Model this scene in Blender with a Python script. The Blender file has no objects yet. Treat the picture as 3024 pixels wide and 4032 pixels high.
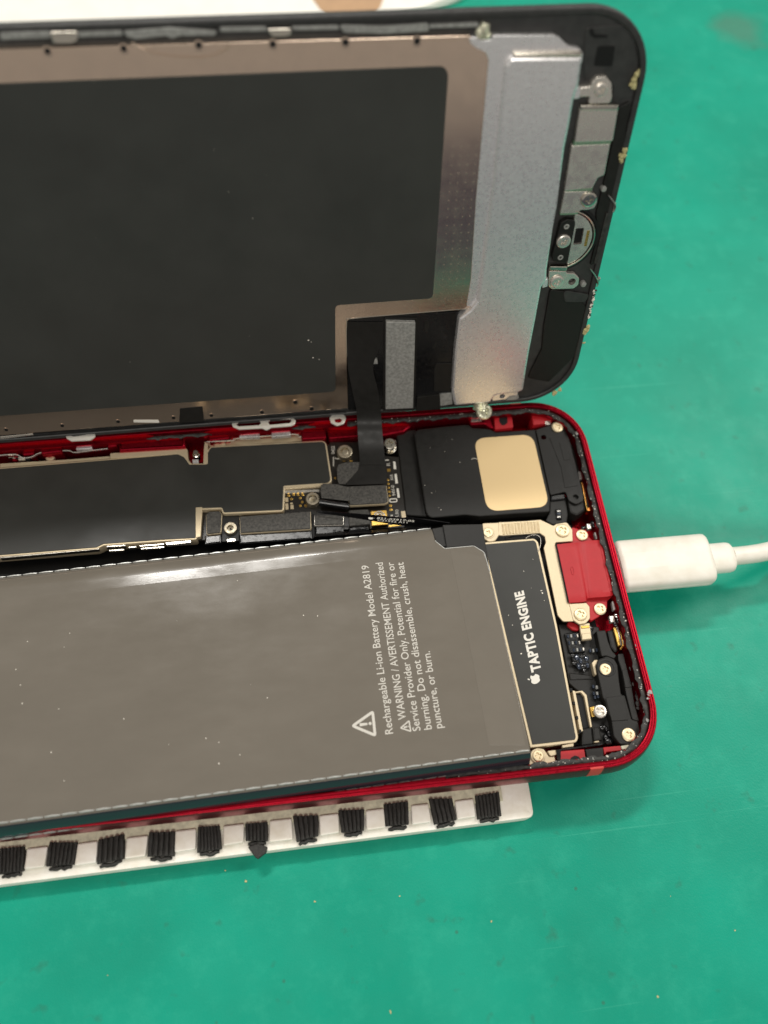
import bpy, bmesh, math, random
from mathutils import Vector, Matrix
from mathutils.geometry import tessellate_polygon
rnd = random.Random(7)
S = 0.1                      # millimetres -> scene units (1 unit = 1 cm)
scene = bpy.context.scene
scene.unit_settings.system = 'METRIC'
scene.unit_settings.scale_length = 0.01
COL = scene.collection

# ------------------------------------------------------------------ camera
RIM = 12.3                   # height of the phone's rim above the mat, mm
F_PX = 3273.55               # focal length in photograph pixels
CAM_R = Matrix(((0.9915806141, 0.0892427564, -0.0938275873),
                (-0.1209625845, 0.8969826872, -0.4251942050),
                (0.0462162185, 0.4329639584, 0.9002256783)))
CAM = Vector((-53.175, -49.216, 131.535 + RIM))
cam = bpy.data.cameras.new('camera')
cam.sensor_fit = 'HORIZONTAL'
cam.sensor_width = 36
cam.lens = 36 * F_PX / 3024
cam.clip_start = 0.05
cam.clip_end = 2000
cam.dof.use_dof = True
cam.dof.focus_distance = 13.9
cam.dof.aperture_fstop = 0.16
camo = bpy.data.objects.new('camera', cam)
camo.matrix_world = Matrix.Translation(CAM * S) @ CAM_R.to_4x4()
COL.objects.link(camo)
scene.camera = camo

# ------------------------------------------------------------------ light
world = bpy.data.worlds.new('World')
scene.world = world
world.use_nodes = True
bg = world.node_tree.nodes['Background']
bg.inputs[0].default_value = (1.0, 0.95, 0.88, 1)
bg.inputs[1].default_value = 0.35
def area_lamp(name, loc, target, sx, sy, watts, col):
    l = bpy.data.lights.new(name, 'AREA')
    l.shape = 'RECTANGLE'; l.size = sx * S; l.size_y = sy * S
    l.energy = watts; l.color = col
    o = bpy.data.objects.new(name, l)
    o.location = Vector(loc) * S
    o.rotation_euler = (Vector(target) - Vector(loc)).to_track_quat('-Z', 'Y').to_euler()
    COL.objects.link(o)
area_lamp('ceiling_lamp', (-180, 615, 1100), (-40, 0, 0), 300, 75, 80000, (1.0, 0.97, 0.92))
area_lamp('bench_lamp', (430, 240, 640), (20, 20, 0), 320, 320, 29000, (1.0, 0.97, 0.9))
area_lamp('ceiling_lamp', (-150, -820, 950), (-40, 0, 0), 900, 300, 70000, (1.0, 0.96, 0.89))
vs = scene.view_settings
vs.view_transform = 'Standard'; vs.look = 'None'; vs.gamma = 1; vs.use_curve_mapping = False
vs.exposure = 0.0

# ------------------------------------------------------------------ frames: places read off the photograph, set on real planes
def ray(px, py):
    return CAM_R @ Vector(((px - 1512) / F_PX, -(py - 2016) / F_PX, -1.0))
class Frame:
    def __init__(s, o, cols):
        s.o = Vector(o); s.m = Matrix(cols).transposed(); s.n = Vector(cols[2])
    def loc(s, px, py, h):
        d = ray(px, py); q = s.o + s.n * h
        t = (q - CAM).dot(s.n) / d.dot(s.n)
        p = s.m.transposed() @ (CAM + d * t - s.o)
        return Vector((p.x, p.y, h))
    def world(s, p): return s.o + s.m @ Vector(p)
    def local(s, w): return s.m.transposed() @ (Vector(w) - s.o)
PHI = math.radians(74.381)
PH = Frame((0, 0, RIM), ((1, 0, 0), (0, 1, 0), (0, 0, 1)))
DS = Frame((0, 33.004, RIM + 1.998), ((1, 0, 0), (0, math.cos(PHI), math.sin(PHI)), (0, -math.sin(PHI), math.cos(PHI))))
TB = Frame((0, 0, 0), ((1, 0, 0), (0, 1, 0), (0, 0, 1)))
def Z(x0, y0, w):
    k = w / 1659
    return lambda u, v: (x0 + u * k, y0 + v * k)
zA, zB, zC, zD, zE = Z(0, 0, 1000), Z(800, 0, 1000), Z(1700, 0, 1000), Z(1900, 700, 700), Z(1200, 1100, 1200)
zF, zG, zH, zI, zJ = Z(0, 1500, 900), Z(700, 1550, 1000), Z(1200, 1650, 500), Z(1600, 1550, 1000), Z(1900, 1950, 700)
zK, zL, zM, zN, zO = Z(1900, 2450, 800), Z(0, 2900, 1100), Z(1000, 2800, 1200), Z(1200, 2150, 1100), Z(2300, 1950, 724)
zR, zS, zT, zX = Z(2100, 2450, 500), Z(1750, 1520, 300), Z(0, 1620, 500), Z(0, 0, 3024)
def P(fr, z, pts, h):
    return [tuple(fr.loc(*z(u, v), h)[:2]) for u, v in pts]
def P1(fr, z, u, v, h): return fr.loc(*z(u, v), h)
def rad(fr, z, u, v, r, h):      # radius in mm of a round thing r zoom pixels across the image at a place
    a = fr.loc(*z(u - r, v), h); b = fr.loc(*z(u + r, v), h)
    return (a - b).length / 2

# ------------------------------------------------------------------ materials
def lin(r, g, b):
    f = lambda c: (c / 255 / 12.92) if c <= 10 else (((c / 255) + 0.055) / 1.055) ** 2.4
    return (f(r), f(g), f(b))
def mat(name, col, rough=0.5, metal=0.0, spec=0.5, var=0.0, vs_=6.0, bump=0.0, bs=60.0, coat=0.0, rvar=0.0, aniso=None, dark=None):
    m = bpy.data.materials.new(name); m.use_nodes = True
    nt = m.node_tree; b = nt.nodes['Principled BSDF']
    b.inputs['Base Color'].default_value = (*col, 1)
    b.inputs['Roughness'].default_value = rough
    b.inputs['Metallic'].default_value = metal
    b.inputs['Specular IOR Level'].default_value = spec
    b.inputs['Coat Weight'].default_value = coat
    b.inputs['Coat Roughness'].default_value = 0.08
    tc = nt.nodes.new('ShaderNodeTexCoord')
    src = tc.outputs['Object']
    if aniso:
        mp = nt.nodes.new('ShaderNodeMapping'); mp.inputs['Scale'].default_value = aniso
        nt.links.new(src, mp.inputs[0]); src = mp.outputs[0]
    if var or rvar:
        n = nt.nodes.new('ShaderNodeTexNoise'); n.inputs['Scale'].default_value = vs_
        n.inputs['Detail'].default_value = 5; n.inputs['Roughness'].default_value = 0.6
        nt.links.new(src, n.inputs['Vector'])
        if var:
            mx = nt.nodes.new('ShaderNodeMix'); mx.data_type = 'RGBA'
            d = dark or tuple(c * (1 - var) for c in col)
            mx.inputs[6].default_value = (*d, 1)
            mx.inputs[7].default_value = (*(min(1, c * (1 + var)) for c in col), 1)
            cr = nt.nodes.new('ShaderNodeMapRange'); cr.inputs[1].default_value = 0.3; cr.inputs[2].default_value = 0.7
            nt.links.new(n.outputs[0], cr.inputs[0]); nt.links.new(cr.outputs[0], mx.inputs[0])
            nt.links.new(mx.outputs[2], b.inputs['Base Color'])
        if rvar:
            mr = nt.nodes.new('ShaderNodeMapRange'); mr.inputs[1].default_value = 0.3; mr.inputs[2].default_value = 0.7
            mr.inputs[3].default_value = max(0.02, rough - rvar); mr.inputs[4].default_value = min(1, rough + rvar)
            nt.links.new(n.outputs[0], mr.inputs[0]); nt.links.new(mr.outputs[0], b.inputs['Roughness'])
    if bump:
        n2 = nt.nodes.new('ShaderNodeTexNoise'); n2.inputs['Scale'].default_value = bs; n2.inputs['Detail'].default_value = 3
        nt.links.new(src, n2.inputs['Vector'])
        bp = nt.nodes.new('ShaderNodeBump'); bp.inputs['Strength'].default_value = bump; bp.inputs['Distance'].default_value = 0.01
        nt.links.new(n2.outputs[0], bp.inputs['Height']); nt.links.new(bp.outputs[0], b.inputs['Normal'])
    return m
MT = {}
MT['red'] = mat('red_anodised', lin(146, 12, 32), 0.34, 0.9, 0.5, var=0.12, vs_=20, rvar=0.08, bump=0.06, bs=90)
MT['redp'] = mat('red_paint', lin(168, 24, 32), 0.5, 0.0, 0.4, var=0.05, vs_=8, bump=0.05, bs=300)
MT['redb'] = mat('red_band', lin(196, 62, 54), 0.5)
MT['black'] = mat('black_plastic', lin(27, 26, 24), 0.45, 0, 0.28, var=0.15, vs_=9, rvar=0.08)
MT['blackg'] = mat('black_gloss', lin(16, 16, 17), 0.2, 0, 0.5, rvar=0.1, vs_=12)
MT['deep'] = mat('black_deep', lin(12, 12, 12), 0.6, 0, 0.3)
MT['film'] = mat('black_film', lin(45, 45, 42), 0.42, 0, 0.35, var=0.09, vs_=1.1, rvar=0.1)
MT['graphite'] = mat('graphite_film', lin(53, 54, 51), 0.42, 0, 0.35, var=0.07, vs_=0.9, rvar=0.1)
MT['bezel'] = mat('bezel_plastic', lin(44, 44, 43), 0.5, 0, 0.5, var=0.3, vs_=8, bump=0.2, bs=25)
MT['foam'] = mat('black_foam', lin(62, 60, 56), 0.7, 0, 0.6, var=0.7, vs_=24, bump=1.0, bs=30)
MT['gasket'] = mat('gasket_rubber', lin(38, 37, 34), 0.6, 0, 0.5, var=0.8, vs_=12, bump=1.0, bs=16)
MT['steel'] = mat('steel', lin(220, 214, 204), 0.26, 0.8, 0.5, rvar=0.08, vs_=10)
MT['chrome'] = mat('bright_metal', lin(206, 200, 188), 0.2, 1.0, 0.5, rvar=0.06, vs_=14)
MT['steel2'] = mat('worn_steel', lin(180, 170, 150), 0.45, 1.0, 0.5, rvar=0.1, vs_=20)
MT['plate'] = mat('galvanised_plate', lin(234, 232, 232), 0.3, 0.75, 0.5, var=0.06, vs_=20, bump=0.14, bs=22, rvar=0.06)
MT['shield'] = mat('shield_metal', lin(226, 204, 184), 0.18, 1.0, 0.5, rvar=0.04, vs_=4)
MT['pad'] = mat('grey_pad', lin(150, 150, 146), 0.55, 0.4, 0.5, var=0.3, vs_=20, bump=0.3, bs=24)
MT['beige'] = mat('nickel_plating', lin(198, 182, 152), 0.45, 0.5, 0.5, var=0.05, vs_=40, bump=0.05, bs=200)
MT['brass'] = mat('brass_screw', lin(222, 205, 170), 0.42, 0.7, 0.5, rvar=0.1, vs_=20)
MT['gold'] = mat('gold_foil', lin(214, 188, 142), 0.5, 0.5, 0.5, bump=0.08, bs=180)
MT['goldb'] = mat('gold_contact', lin(204, 166, 88), 0.28, 1.0, 0.5)
MT['pcb'] = mat('circuit_board', lin(24, 20, 15), 0.35, 0, 0.5, var=0.4, vs_=25)
MT['ink'] = mat('white_print', lin(214, 210, 200), 0.6)
MT['inkg'] = mat('grey_print', lin(192, 188, 179), 0.6)
MT['batt'] = mat('battery_wrap', lin(105, 99, 90), 0.12, 0.0, 0.5, var=0.05, vs_=1.2, rvar=0.05, aniso=(0.7, 1.6, 1), bump=0.1, bs=1.1)
MT['battside'] = mat('battery_side_film', lin(52, 54, 62), 0.12, 0.35, 0.6, rvar=0.05, vs_=3)
MT['tape'] = mat('clear_tape', lin(107, 101, 92), 0.15, 0.0, 0.5, var=0.05, vs_=1.2)
MT['crimp'] = mat('film_edge', lin(178, 178, 174), 0.3, 0.3, 0.5, var=0.2, vs_=20)
MT['white'] = mat('white_plastic', lin(236, 233, 224), 0.4, 0, 0.5, var=0.03, vs_=2, rvar=0.05)
MT['holder'] = mat('holder_plastic', lin(244, 242, 234), 0.45, 0, 0.5, var=0.04, vs_=3, rvar=0.1, dark=lin(226, 220, 204), bump=0.15, bs=12)
MT['hook'] = mat('hook_metal', lin(240, 236, 226), 0.3, 0.6)
MT['plug'] = mat('plug_plastic', lin(226, 222, 212), 0.42, 0, 0.5, var=0.05, vs_=2.5, rvar=0.08, dark=lin(216, 210, 196))
MT['whitep'] = mat('yellowed_plastic', lin(206, 203, 178), 0.5, 0, 0.5, var=0.25, vs_=9)
MT['rubber'] = mat('black_rubber', lin(40, 39, 36), 0.6, 0, 0.5, var=0.7, vs_=30, bump=0.9, bs=35, aniso=(3, 1, 1))
MT['dust'] = mat('dust', lin(222, 216, 204), 0.8)
MT['crumb'] = mat('yellow_residue', lin(186, 176, 128), 0.85, 0, 0.3, var=0.3, vs_=40)
MT['brown'] = mat('brown_card', lin(176, 142, 108), 0.7, var=0.08, vs_=3)
MT['solder'] = mat('solder', lin(215, 212, 206), 0.1, 1.0, 0.5)
MT['bluechip'] = mat('coated_chip', lin(44, 52, 66), 0.12, 0.2, 0.7, var=0.5, vs_=40)
MT['green'] = mat('green_edge', lin(120, 150, 124), 0.4, 0.5)
MT['resin'] = mat('glass_resin', lin(226, 220, 190), 0.08, 0.6, 0.7, var=0.5, vs_=30, bump=0.6, bs=30)

def mat_green():
    m = bpy.data.materials.new('green_rubber_mat'); m.use_nodes = True
    nt = m.node_tree; b = nt.nodes['Principled BSDF']; L = nt.links.new
    tc = nt.nodes.new('ShaderNodeTexCoord')
    def noise(sc, det=4, ro=0.55):
        n = nt.nodes.new('ShaderNodeTexNoise'); n.inputs['Scale'].default_value = sc
        n.inputs['Detail'].default_value = det; n.inputs['Roughness'].default_value = ro
        L(tc.outputs['Object'], n.inputs['Vector']); return n.outputs[0]
    def rng(s, a, b_, c=0, d=1):
        r = nt.nodes.new('ShaderNodeMapRange'); r.inputs[1].default_value = a; r.inputs[2].default_value = b_
        r.inputs[3].default_value = c; r.inputs[4].default_value = d; L(s, r.inputs[0]); return r.outputs[0]
    def mix(f, a, c2):
        x = nt.nodes.new('ShaderNodeMix'); x.data_type = 'RGBA'; L(f, x.inputs[0])
        if isinstance(a, tuple): x.inputs[6].default_value = (*a, 1)
        else: L(a, x.inputs[6])
        x.inputs[7].default_value = (*c2, 1); return x.outputs[2]
    c = mix(rng(noise(0.35, 6), 0.3, 0.7), lin(5, 134, 110), lin(12, 150, 125))
    c = mix(rng(noise(1.6, 8, 0.7), 0.5, 0.9, 0, 0.35), c, lin(64, 180, 152))
    c = mix(rng(noise(2.6, 3), 0.64, 0.78, 0, 0.55), c, lin(44, 98, 78))
    for rot, sc, th in ((0.5, (0.18, 14, 1), 0.71), (-0.9, (0.25, 18, 1), 0.73), (1.9, (0.3, 16, 1), 0.74)):     # fine scratches
        mp = nt.nodes.new('ShaderNodeMapping'); mp.inputs['Rotation'].default_value = (0, 0, rot); mp.inputs['Scale'].default_value = sc
        L(tc.outputs['Object'], mp.inputs[0])
        n = nt.nodes.new('ShaderNodeTexNoise'); n.inputs['Scale'].default_value = 1.0; n.inputs['Detail'].default_value = 2
        L(mp.outputs[0], n.inputs['Vector'])
        c = mix(rng(n.outputs[0], th, th + 0.04, 0, 0.13), c, lin(96, 190, 164))
    v = nt.nodes.new('ShaderNodeTexVoronoi'); v.inputs['Scale'].default_value = 1.3
    L(tc.outputs['Object'], v.inputs['Vector'])
    c = mix(rng(v.outputs['Distance'], 0.045, 0.02, 0, 0.5), c, lin(60, 80, 62))
    sp = TB.loc(2915, 115, 0) * S                # dull grey-green patch at the far corner
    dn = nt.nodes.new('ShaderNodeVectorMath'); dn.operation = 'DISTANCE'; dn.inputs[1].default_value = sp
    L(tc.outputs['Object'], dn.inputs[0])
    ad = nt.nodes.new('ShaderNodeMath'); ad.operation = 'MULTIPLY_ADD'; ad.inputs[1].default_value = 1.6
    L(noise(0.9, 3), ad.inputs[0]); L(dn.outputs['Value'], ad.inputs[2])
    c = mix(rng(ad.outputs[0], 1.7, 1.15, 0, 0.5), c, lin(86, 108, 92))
    L(c, b.inputs['Base Color'])
    b.inputs['Specular IOR Level'].default_value = 0.25
    L(rng(noise(0.9, 6, 0.7), 0.3, 0.7, 0.34, 0.5), b.inputs['Roughness'])
    bp = nt.nodes.new('ShaderNodeBump'); bp.inputs['Strength'].default_value = 0.2; bp.inputs['Distance'].default_value = 0.02
    L(noise(26, 5), bp.inputs['Height']); L(bp.outputs[0], b.inputs['Normal'])
    return m
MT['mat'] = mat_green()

# ------------------------------------------------------------------ mesh helpers (all in mm)
BASE = {}
def base_of(o):
    while o.parent is not None: o = o.parent
    return BASE.get(o.name, Vector((0, 0, 0)))
def link(o, parent=None):
    COL.objects.link(o)
    if parent is not None: o.parent = parent
    return o
def mesh(name, verts, faces, m, smooth=True, ang=35, off=Vector((0, 0, 0))):
    me = bpy.data.meshes.new(name)
    me.from_pydata([(Vector(v) - off) * S for v in verts], [], faces)
    bm = bmesh.new(); bm.from_mesh(me)
    bmesh.ops.recalc_face_normals(bm, faces=bm.faces[:])
    bm.to_mesh(me); bm.free()
    if smooth:
        me.polygons.foreach_set('use_smooth', [True] * len(me.polygons))
        me.set_sharp_from_angle(angle=math.radians(ang))
        for p in me.polygons:
            if abs(p.normal.z) > 0.9995: p.use_smooth = False
    me.materials.append(MT[m] if isinstance(m, str) else m)
    return me
def mk(name, vf, m, parent=None, smooth=True, ang=35):
    off = base_of(parent) if parent is not None else Vector((0, 0, 0))
    return link(bpy.data.objects.new(name, mesh(name, vf[0], vf[1], m, smooth, ang, off)), parent)
def thing(name, label, cat, fr, base, group=None):
    o = bpy.data.objects.new(name, None); COL.objects.link(o)
    o.empty_display_size = 0.5
    BASE[o.name] = Vector(base)
    o.matrix_world = Matrix.Translation(fr.world(base) * S) @ fr.m.to_4x4()
    return tag(o, label, cat, group)
def tag(o, label=None, cat=None, group=None, kind=None):
    for k, v in (('label', label), ('category', cat), ('group', group), ('kind', kind)):
        if v: o[k] = v
    return o
def area(p):
    return sum(p[i][0] * p[(i + 1) % len(p)][1] - p[(i + 1) % len(p)][0] * p[i][1] for i in range(len(p))) / 2
def ccw(p):
    p = [tuple(q) for q in p]
    return p if area(p) > 0 else p[::-1]
def rpoly(pts, r=0.5, n=4):
    """round the corners of a polygon; r one radius or one for each corner"""
    out = []; N = len(pts)
    for i in range(N):
        a, b, c = (Vector(pts[k % N]).to_2d() if len(pts[k % N]) > 2 else Vector(pts[k % N]) for k in (i - 1, i, i + 1))
        rr = r[i] if isinstance(r, (list, tuple)) else r
        d1, d2 = a - b, c - b
        l1, l2 = d1.length, d2.length
        if rr <= 0 or l1 < 1e-6 or l2 < 1e-6: out.append(tuple(b)); continue
        d1 /= l1; d2 /= l2
        ang = math.acos(max(-1, min(1, d1.dot(d2))))
        if ang > 3.05: out.append(tuple(b)); continue
        t = min(rr / math.tan(ang / 2), l1 * 0.48, l2 * 0.48)
        p, q = b + d1 * t, b + d2 * t
        for k in range(n + 1):
            u = k / n
            out.append(tuple(p * (1 - u) ** 2 + b * 2 * u * (1 - u) + q * u ** 2))
    return out
def offset(p, d):
    """move every edge of a ccw polygon inwards by d (a number or one for each edge i -> i+1)"""
    N = len(p); out = []
    def nrm(i):
        a, b = Vector(p[i % N]), Vector(p[(i + 1) % N]); e = b - a
        return (Vector((-e.y, e.x)) / e.length) if e.length > 1e-9 else Vector((0, 0))
    for i in range(N):
        n0, n1 = nrm(i - 1), nrm(i)
        d0 = d[i - 1] if isinstance(d, (list, tuple)) else d
        d1 = d[i] if isinstance(d, (list, tuple)) else d
        det = n0.x * n1.y - n0.y * n1.x
        if abs(det) < 0.05: o = (n0 * d0 + n1 * d1) / 2
        else: o = Vector(((d0 * n1.y - d1 * n0.y) / det, (n0.x * d1 - n1.x * d0) / det))
        lim = 2.5 * max(abs(d0), abs(d1))
        if o.length > lim > 0: o *= lim / o.length
        out.append((p[i][0] + o.x, p[i][1] + o.y))
    return out
def cap(loops, zs):
    tr = tessellate_polygon([[Vector((x, y, 0)) for x, y in l] for l in loops])
    return tr
def loft(rings, closed_top=True, closed_bot=True, holes=None, zt=None, zb=None):
    """rings: list of (loop, z) with equal counts, bottom to top"""
    V, Fc = [], []
    n = len(rings[0][0])
    for loop, z in rings:
        for i, p in enumerate(loop): V.append((p[0], p[1], z[i] if isinstance(z, (list, tuple)) else z))
    for k in range(len(rings) - 1):
        for i in range(n):
            j = (i + 1) % n
            Fc.append((k * n + i, k * n + j, (k + 1) * n + j, (k + 1) * n + i))
    holes = [ccw(h) for h in (holes or [])]
    def do(loop, idx0, z):
        loops = [loop] + holes
        ids = list(range(idx0, idx0 + n))
        for h in holes:
            b = len(V)
            for p in h: V.append((p[0], p[1], z))
            ids += list(range(b, b + len(h)))
        for t in cap(loops, z): Fc.append(tuple(ids[i] for i in t))
        return ids[n:]
    hb = do(rings[0][0], 0, zb if zb is not None else rings[0][1]) if closed_bot else []
    ht = do(rings[-1][0], (len(rings) - 1) * n, zt if zt is not None else rings[-1][1]) if closed_top else []
    if holes and hb and ht:
        k = 0
        for h in holes:
            m_ = len(h)
            for i in range(m_):
                j = (i + 1) % m_
                Fc.append((hb[k + i], ht[k + i], ht[k + j], hb[k + j]))
            k += m_
    return V, Fc
def prism_vf(poly, z0, z1, b=0.1, holes=None):
    poly = ccw(poly)
    rings = [(poly, z0), (poly, z1 - b)]
    if b > 0:
        rings += [(offset(poly, b * 0.3), z1 - b * 0.3), (offset(poly, b), z1)]
    else: rings[-1] = (poly, z1)
    return loft(rings, holes=holes)
def prism(name, poly, z0, z1, m, parent, b=0.1, holes=None, ang=35):
    return mk(name, prism_vf(poly, z0, z1, b, holes), m, parent, ang=ang)
def circ(c, r, n=24, a0=0.0):
    return [(c[0] + r * math.cos(a0 + 2 * math.pi * i / n), c[1] + r * math.sin(a0 + 2 * math.pi * i / n)) for i in range(n)]
def lathe_vf(c, prof, n=28):
    V, Fc = [], []
    for r, z in prof:
        for i in range(n):
            a = 2 * math.pi * i / n
            V.append((c[0] + r * math.cos(a), c[1] + r * math.sin(a), z))
    for k in range(len(prof) - 1):
        for i in range(n):
            j = (i + 1) % n
            Fc.append((k * n + i, k * n + j, (k + 1) * n + j, (k + 1) * n + i))
    Fc.append(tuple(range(n))[::-1]); Fc.append(tuple((len(prof) - 1) * n + i for i in range(n)))
    return V, Fc
def lathe(name, c, prof, m, parent, n=28, ang=35):
    return mk(name, lathe_vf(c, prof, n), m, parent, ang=ang)
def box_vf(x0, x1, y0, y1, z0, z1):
    V = [(x, y, z) for z in (z0, z1) for y in (y0, y1) for x in (x0, x1)]
    return V, [(0, 1, 3, 2), (4, 5, 7, 6), (0, 1, 5, 4), (2, 3, 7, 6), (0, 2, 6, 4), (1, 3, 7, 5)]
def join(*vfs):
    V, Fc = [], []
    for v, f in vfs:
        b = len(V); V += list(v); Fc += [tuple(i + b for i in q) for q in f]
    return V, Fc
def tube_vf(path, r, n=10):
    path = [Vector(p) for p in path]
    V, Fc = [], []
    up = Vector((0, 0, 1))
    for i, p in enumerate(path):
        t = (path[min(i + 1, len(path) - 1)] - path[max(i - 1, 0)]).normalized()
        s = t.cross(up)
        s = s.normalized() if s.length > 1e-4 else Vector((1, 0, 0))
        u = s.cross(t)
        rr = r[i] if isinstance(r, (list, tuple)) else r
        for k in range(n):
            a = 2 * math.pi * k / n
            V.append(tuple(p + s * math.cos(a) * rr + u * math.sin(a) * rr))
    for i in range(len(path) - 1):
        for k in range(n):
            j = (k + 1) % n
            Fc.append((i * n + k, i * n + j, (i + 1) * n + j, (i + 1) * n + k))
    Fc.append(tuple(range(n))); Fc.append(tuple((len(path) - 1) * n + k for k in range(n)))
    return V, Fc
def ribbon_vf(Ls, Rs, th):
    """a strip of thickness th between two rows of 3-D points"""
    Ls = [Vector(p) for p in Ls]; Rs = [Vector(p) for p in Rs]
    V, Fc = [], []; n = len(Ls)
    for i in range(n):
        t = (Ls[min(i + 1, n - 1)] + Rs[min(i + 1, n - 1)] - Ls[max(i - 1, 0)] - Rs[max(i - 1, 0)])
        nn = (Rs[i] - Ls[i]).cross(t).normalized()
        V += [tuple(Ls[i]), tuple(Rs[i]), tuple(Rs[i] + nn * th), tuple(Ls[i] + nn * th)]
    for i in range(n - 1):
        for k in range(4):
            j = (k + 1) % 4
            Fc.append((i * 4 + k, i * 4 + j, i * 4 + 4 + j, i * 4 + 4 + k))
    Fc.append((0, 1, 2, 3)); Fc.append(tuple((n - 1) * 4 + k for k in range(4)))
    return V, Fc
def smooth_path(pts, k=4):
    """Catmull-Rom through 3-D points"""
    pts = [Vector(p) for p in pts]; out = []
    for i in range(len(pts) - 1):
        a, b, c, d = pts[max(i - 1, 0)], pts[i], pts[i + 1], pts[min(i + 2, len(pts) - 1)]
        for s in range(k):
            t = s / k
            out.append(0.5 * ((2 * b) + (c - a) * t + (2 * a - 5 * b + 4 * c - d) * t * t + (3 * b - a - 3 * c + d) * t ** 3))
    out.append(pts[-1]); return out
def lump_vf(c, r, squash=0.6, seed=0, n=8, m_=5, wob=0.3):
    rr = random.Random(seed); V = []; Fc = []
    sx, sy = 1 + rr.uniform(-.3, .3), 1 + rr.uniform(-.3, .3)
    for j in range(m_ + 1):
        t = math.pi * j / m_
        for i in range(n):
            a = 2 * math.pi * i / n
            q = r * (1 + rr.uniform(-wob, wob))
            V.append((c[0] + q * sx * math.sin(t) * math.cos(a), c[1] + q * sy * math.sin(t) * math.sin(a), c[2] + q * squash * math.cos(t)))
    for j in range(m_):
        for i in range(n):
            k = (i + 1) % n
            Fc.append((j * n + i, j * n + k, (j + 1) * n + k, (j + 1) * n + i))
    return V, Fc
# screws -----------------------------------------------------------
_screws = {}
def screw_mesh(r, h, m, cross=0.5, depth=None):
    key = (round(r, 2), round(h, 2), m, cross)
    if key in _screws: return _screws[key]
    w = r * cross * 0.36; l = r * cross
    depth = depth or h * 0.75
    n = 48; V = []; Fc = []
    def rc(a):
        c, s = abs(math.cos(a)), abs(math.sin(a))
        big, sm = max(c, s), min(c, s)
        q = l / big
        if sm * q > w:
            q = w / sm if sm > 1e-6 else q
            q = max(q, w * 1.25)
        return q
    prof = [(r, 0), (r, h * 0.45), (r * 0.97, h * 0.75), (r * 0.86, h * 0.97), (r * 0.7, h)]
    A = [2 * math.pi * i / n for i in range(n)]
    for q, z in prof:
        V += [(q * math.cos(a), q * math.sin(a), z) for a in A]
    V += [(rc(a) * math.cos(a), rc(a) * math.sin(a), h) for a in A]
    V += [(rc(a) * 0.75 * math.cos(a), rc(a) * 0.75 * math.sin(a), h - depth) for a in A]
    for k in range(len(prof) + 1):
        for i in range(n):
            j = (i + 1) % n
            Fc.append((k * n + i, k * n + j, (k + 1) * n + j, (k + 1) * n + i))
    Fc.append(tuple((len(prof) + 1) * n + i for i in range(n)))
    Fc.append(tuple(range(n))[::-1])
    _screws[key] = mesh('screw', V, Fc, m, ang=28)
    return _screws[key]
def screw(parent, p, r, h=0.35, m='brass', rot=0.3, cross=0.5, name='screw', tilt=0.0, label=None):
    o = bpy.data.objects.new(name, screw_mesh(r, h, m, cross))
    o.location = (Vector(p) - base_of(parent)) * S
    o.rotation_euler = (tilt, 0, rot)
    if label: o['label'] = label
    return link(o, parent)
# lettering ----------------------------------------------------------
def text_vf(s, spacing=1.0, bold=0.0, align='LEFT'):
    cu = bpy.data.curves.new('lettering', 'FONT'); cu.body = s; cu.size = 1
    cu.space_character = spacing; cu.offset = bold; cu.resolution_u = 3
    ob = bpy.data.objects.new('lettering', cu); COL.objects.link(ob)
    dg = bpy.context.evaluated_depsgraph_get()
    me = bpy.data.meshes.new_from_object(ob.evaluated_get(dg))
    V = [tuple(v.co) for v in me.vertices]; Fc = [tuple(p.vertices) for p in me.polygons]
    bpy.data.objects.remove(ob); bpy.data.curves.remove(cu); bpy.data.meshes.remove(me)
    return V, Fc
_cap = None
def lettering(name, s, parent, m, p0, p1, up, spacing=1.0, bold=0.0, lift=0.02):
    """flat print: from p0 to p1 along the baseline, up = vector of a capital's height"""
    global _cap
    if _cap is None: _cap = max(v[1] for v in text_vf('H')[0])
    V, Fc = text_vf(s, spacing, bold)
    x0 = min(v[0] for v in V); x1 = max(v[0] for v in V)
    p0, p1, up = Vector(p0), Vector(p1), Vector(up)
    n = (p1 - p0).cross(up).normalized() * lift
    W = [p0 + (p1 - p0) * ((v[0] - x0) / (x1 - x0)) + up * (v[1] / _cap) + n for v in V]
    spans = sorted((min(V[i][0] for i in f), max(V[i][0] for i in f), k) for k, f in enumerate(Fc))
    words, end = [], -1e9
    for a, b, k in spans:
        if a - end > 0.17: words.append([])
        words[-1].append(k); end = max(end, b)
    for w in words:
        ids = sorted({i for k in w for i in Fc[k]}); at = {i: j for j, i in enumerate(ids)}
        mk(name, ([W[i] for i in ids], [tuple(at[i] for i in Fc[k]) for k in w]), m, parent, smooth=False)
def emblem(parent, c, ux, uy, m, lift=0.02):
    body = [(0, .62), (.18, .72), (.42, .75), (.62, .68), (.75, .55), (.62, .42), (.56, .22), (.6, .02), (.7, -.12), (.82, -.18), (.74, -.42),
            (.58, -.68), (.4, -.84), (.22, -.84), (.05, -.78), (-.1, -.78), (-.28, -.85), (-.45, -.78), (-.65, -.52), (-.8, -.15), (-.8, .2),
            (-.7, .5), (-.5, .7), (-.28, .74), (-.1, .66)]
    leaf = [(0, .85), (.03, 1.05), (.15, 1.22), (.33, 1.3), (.32, 1.1), (.2, .93)]
    c, ux, uy = Vector(c), Vector(ux), Vector(uy); n = ux.cross(uy).normalized() * lift
    V, Fc = [], []
    for pl in (body, leaf):
        b = len(V); V += [c + ux * x + uy * y + n for x, y in pl]
        Fc += [tuple(b + i for i in t) for t in cap([pl], 0)]
    return mk('emblem', (V, Fc), m, parent, smooth=False)

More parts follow.
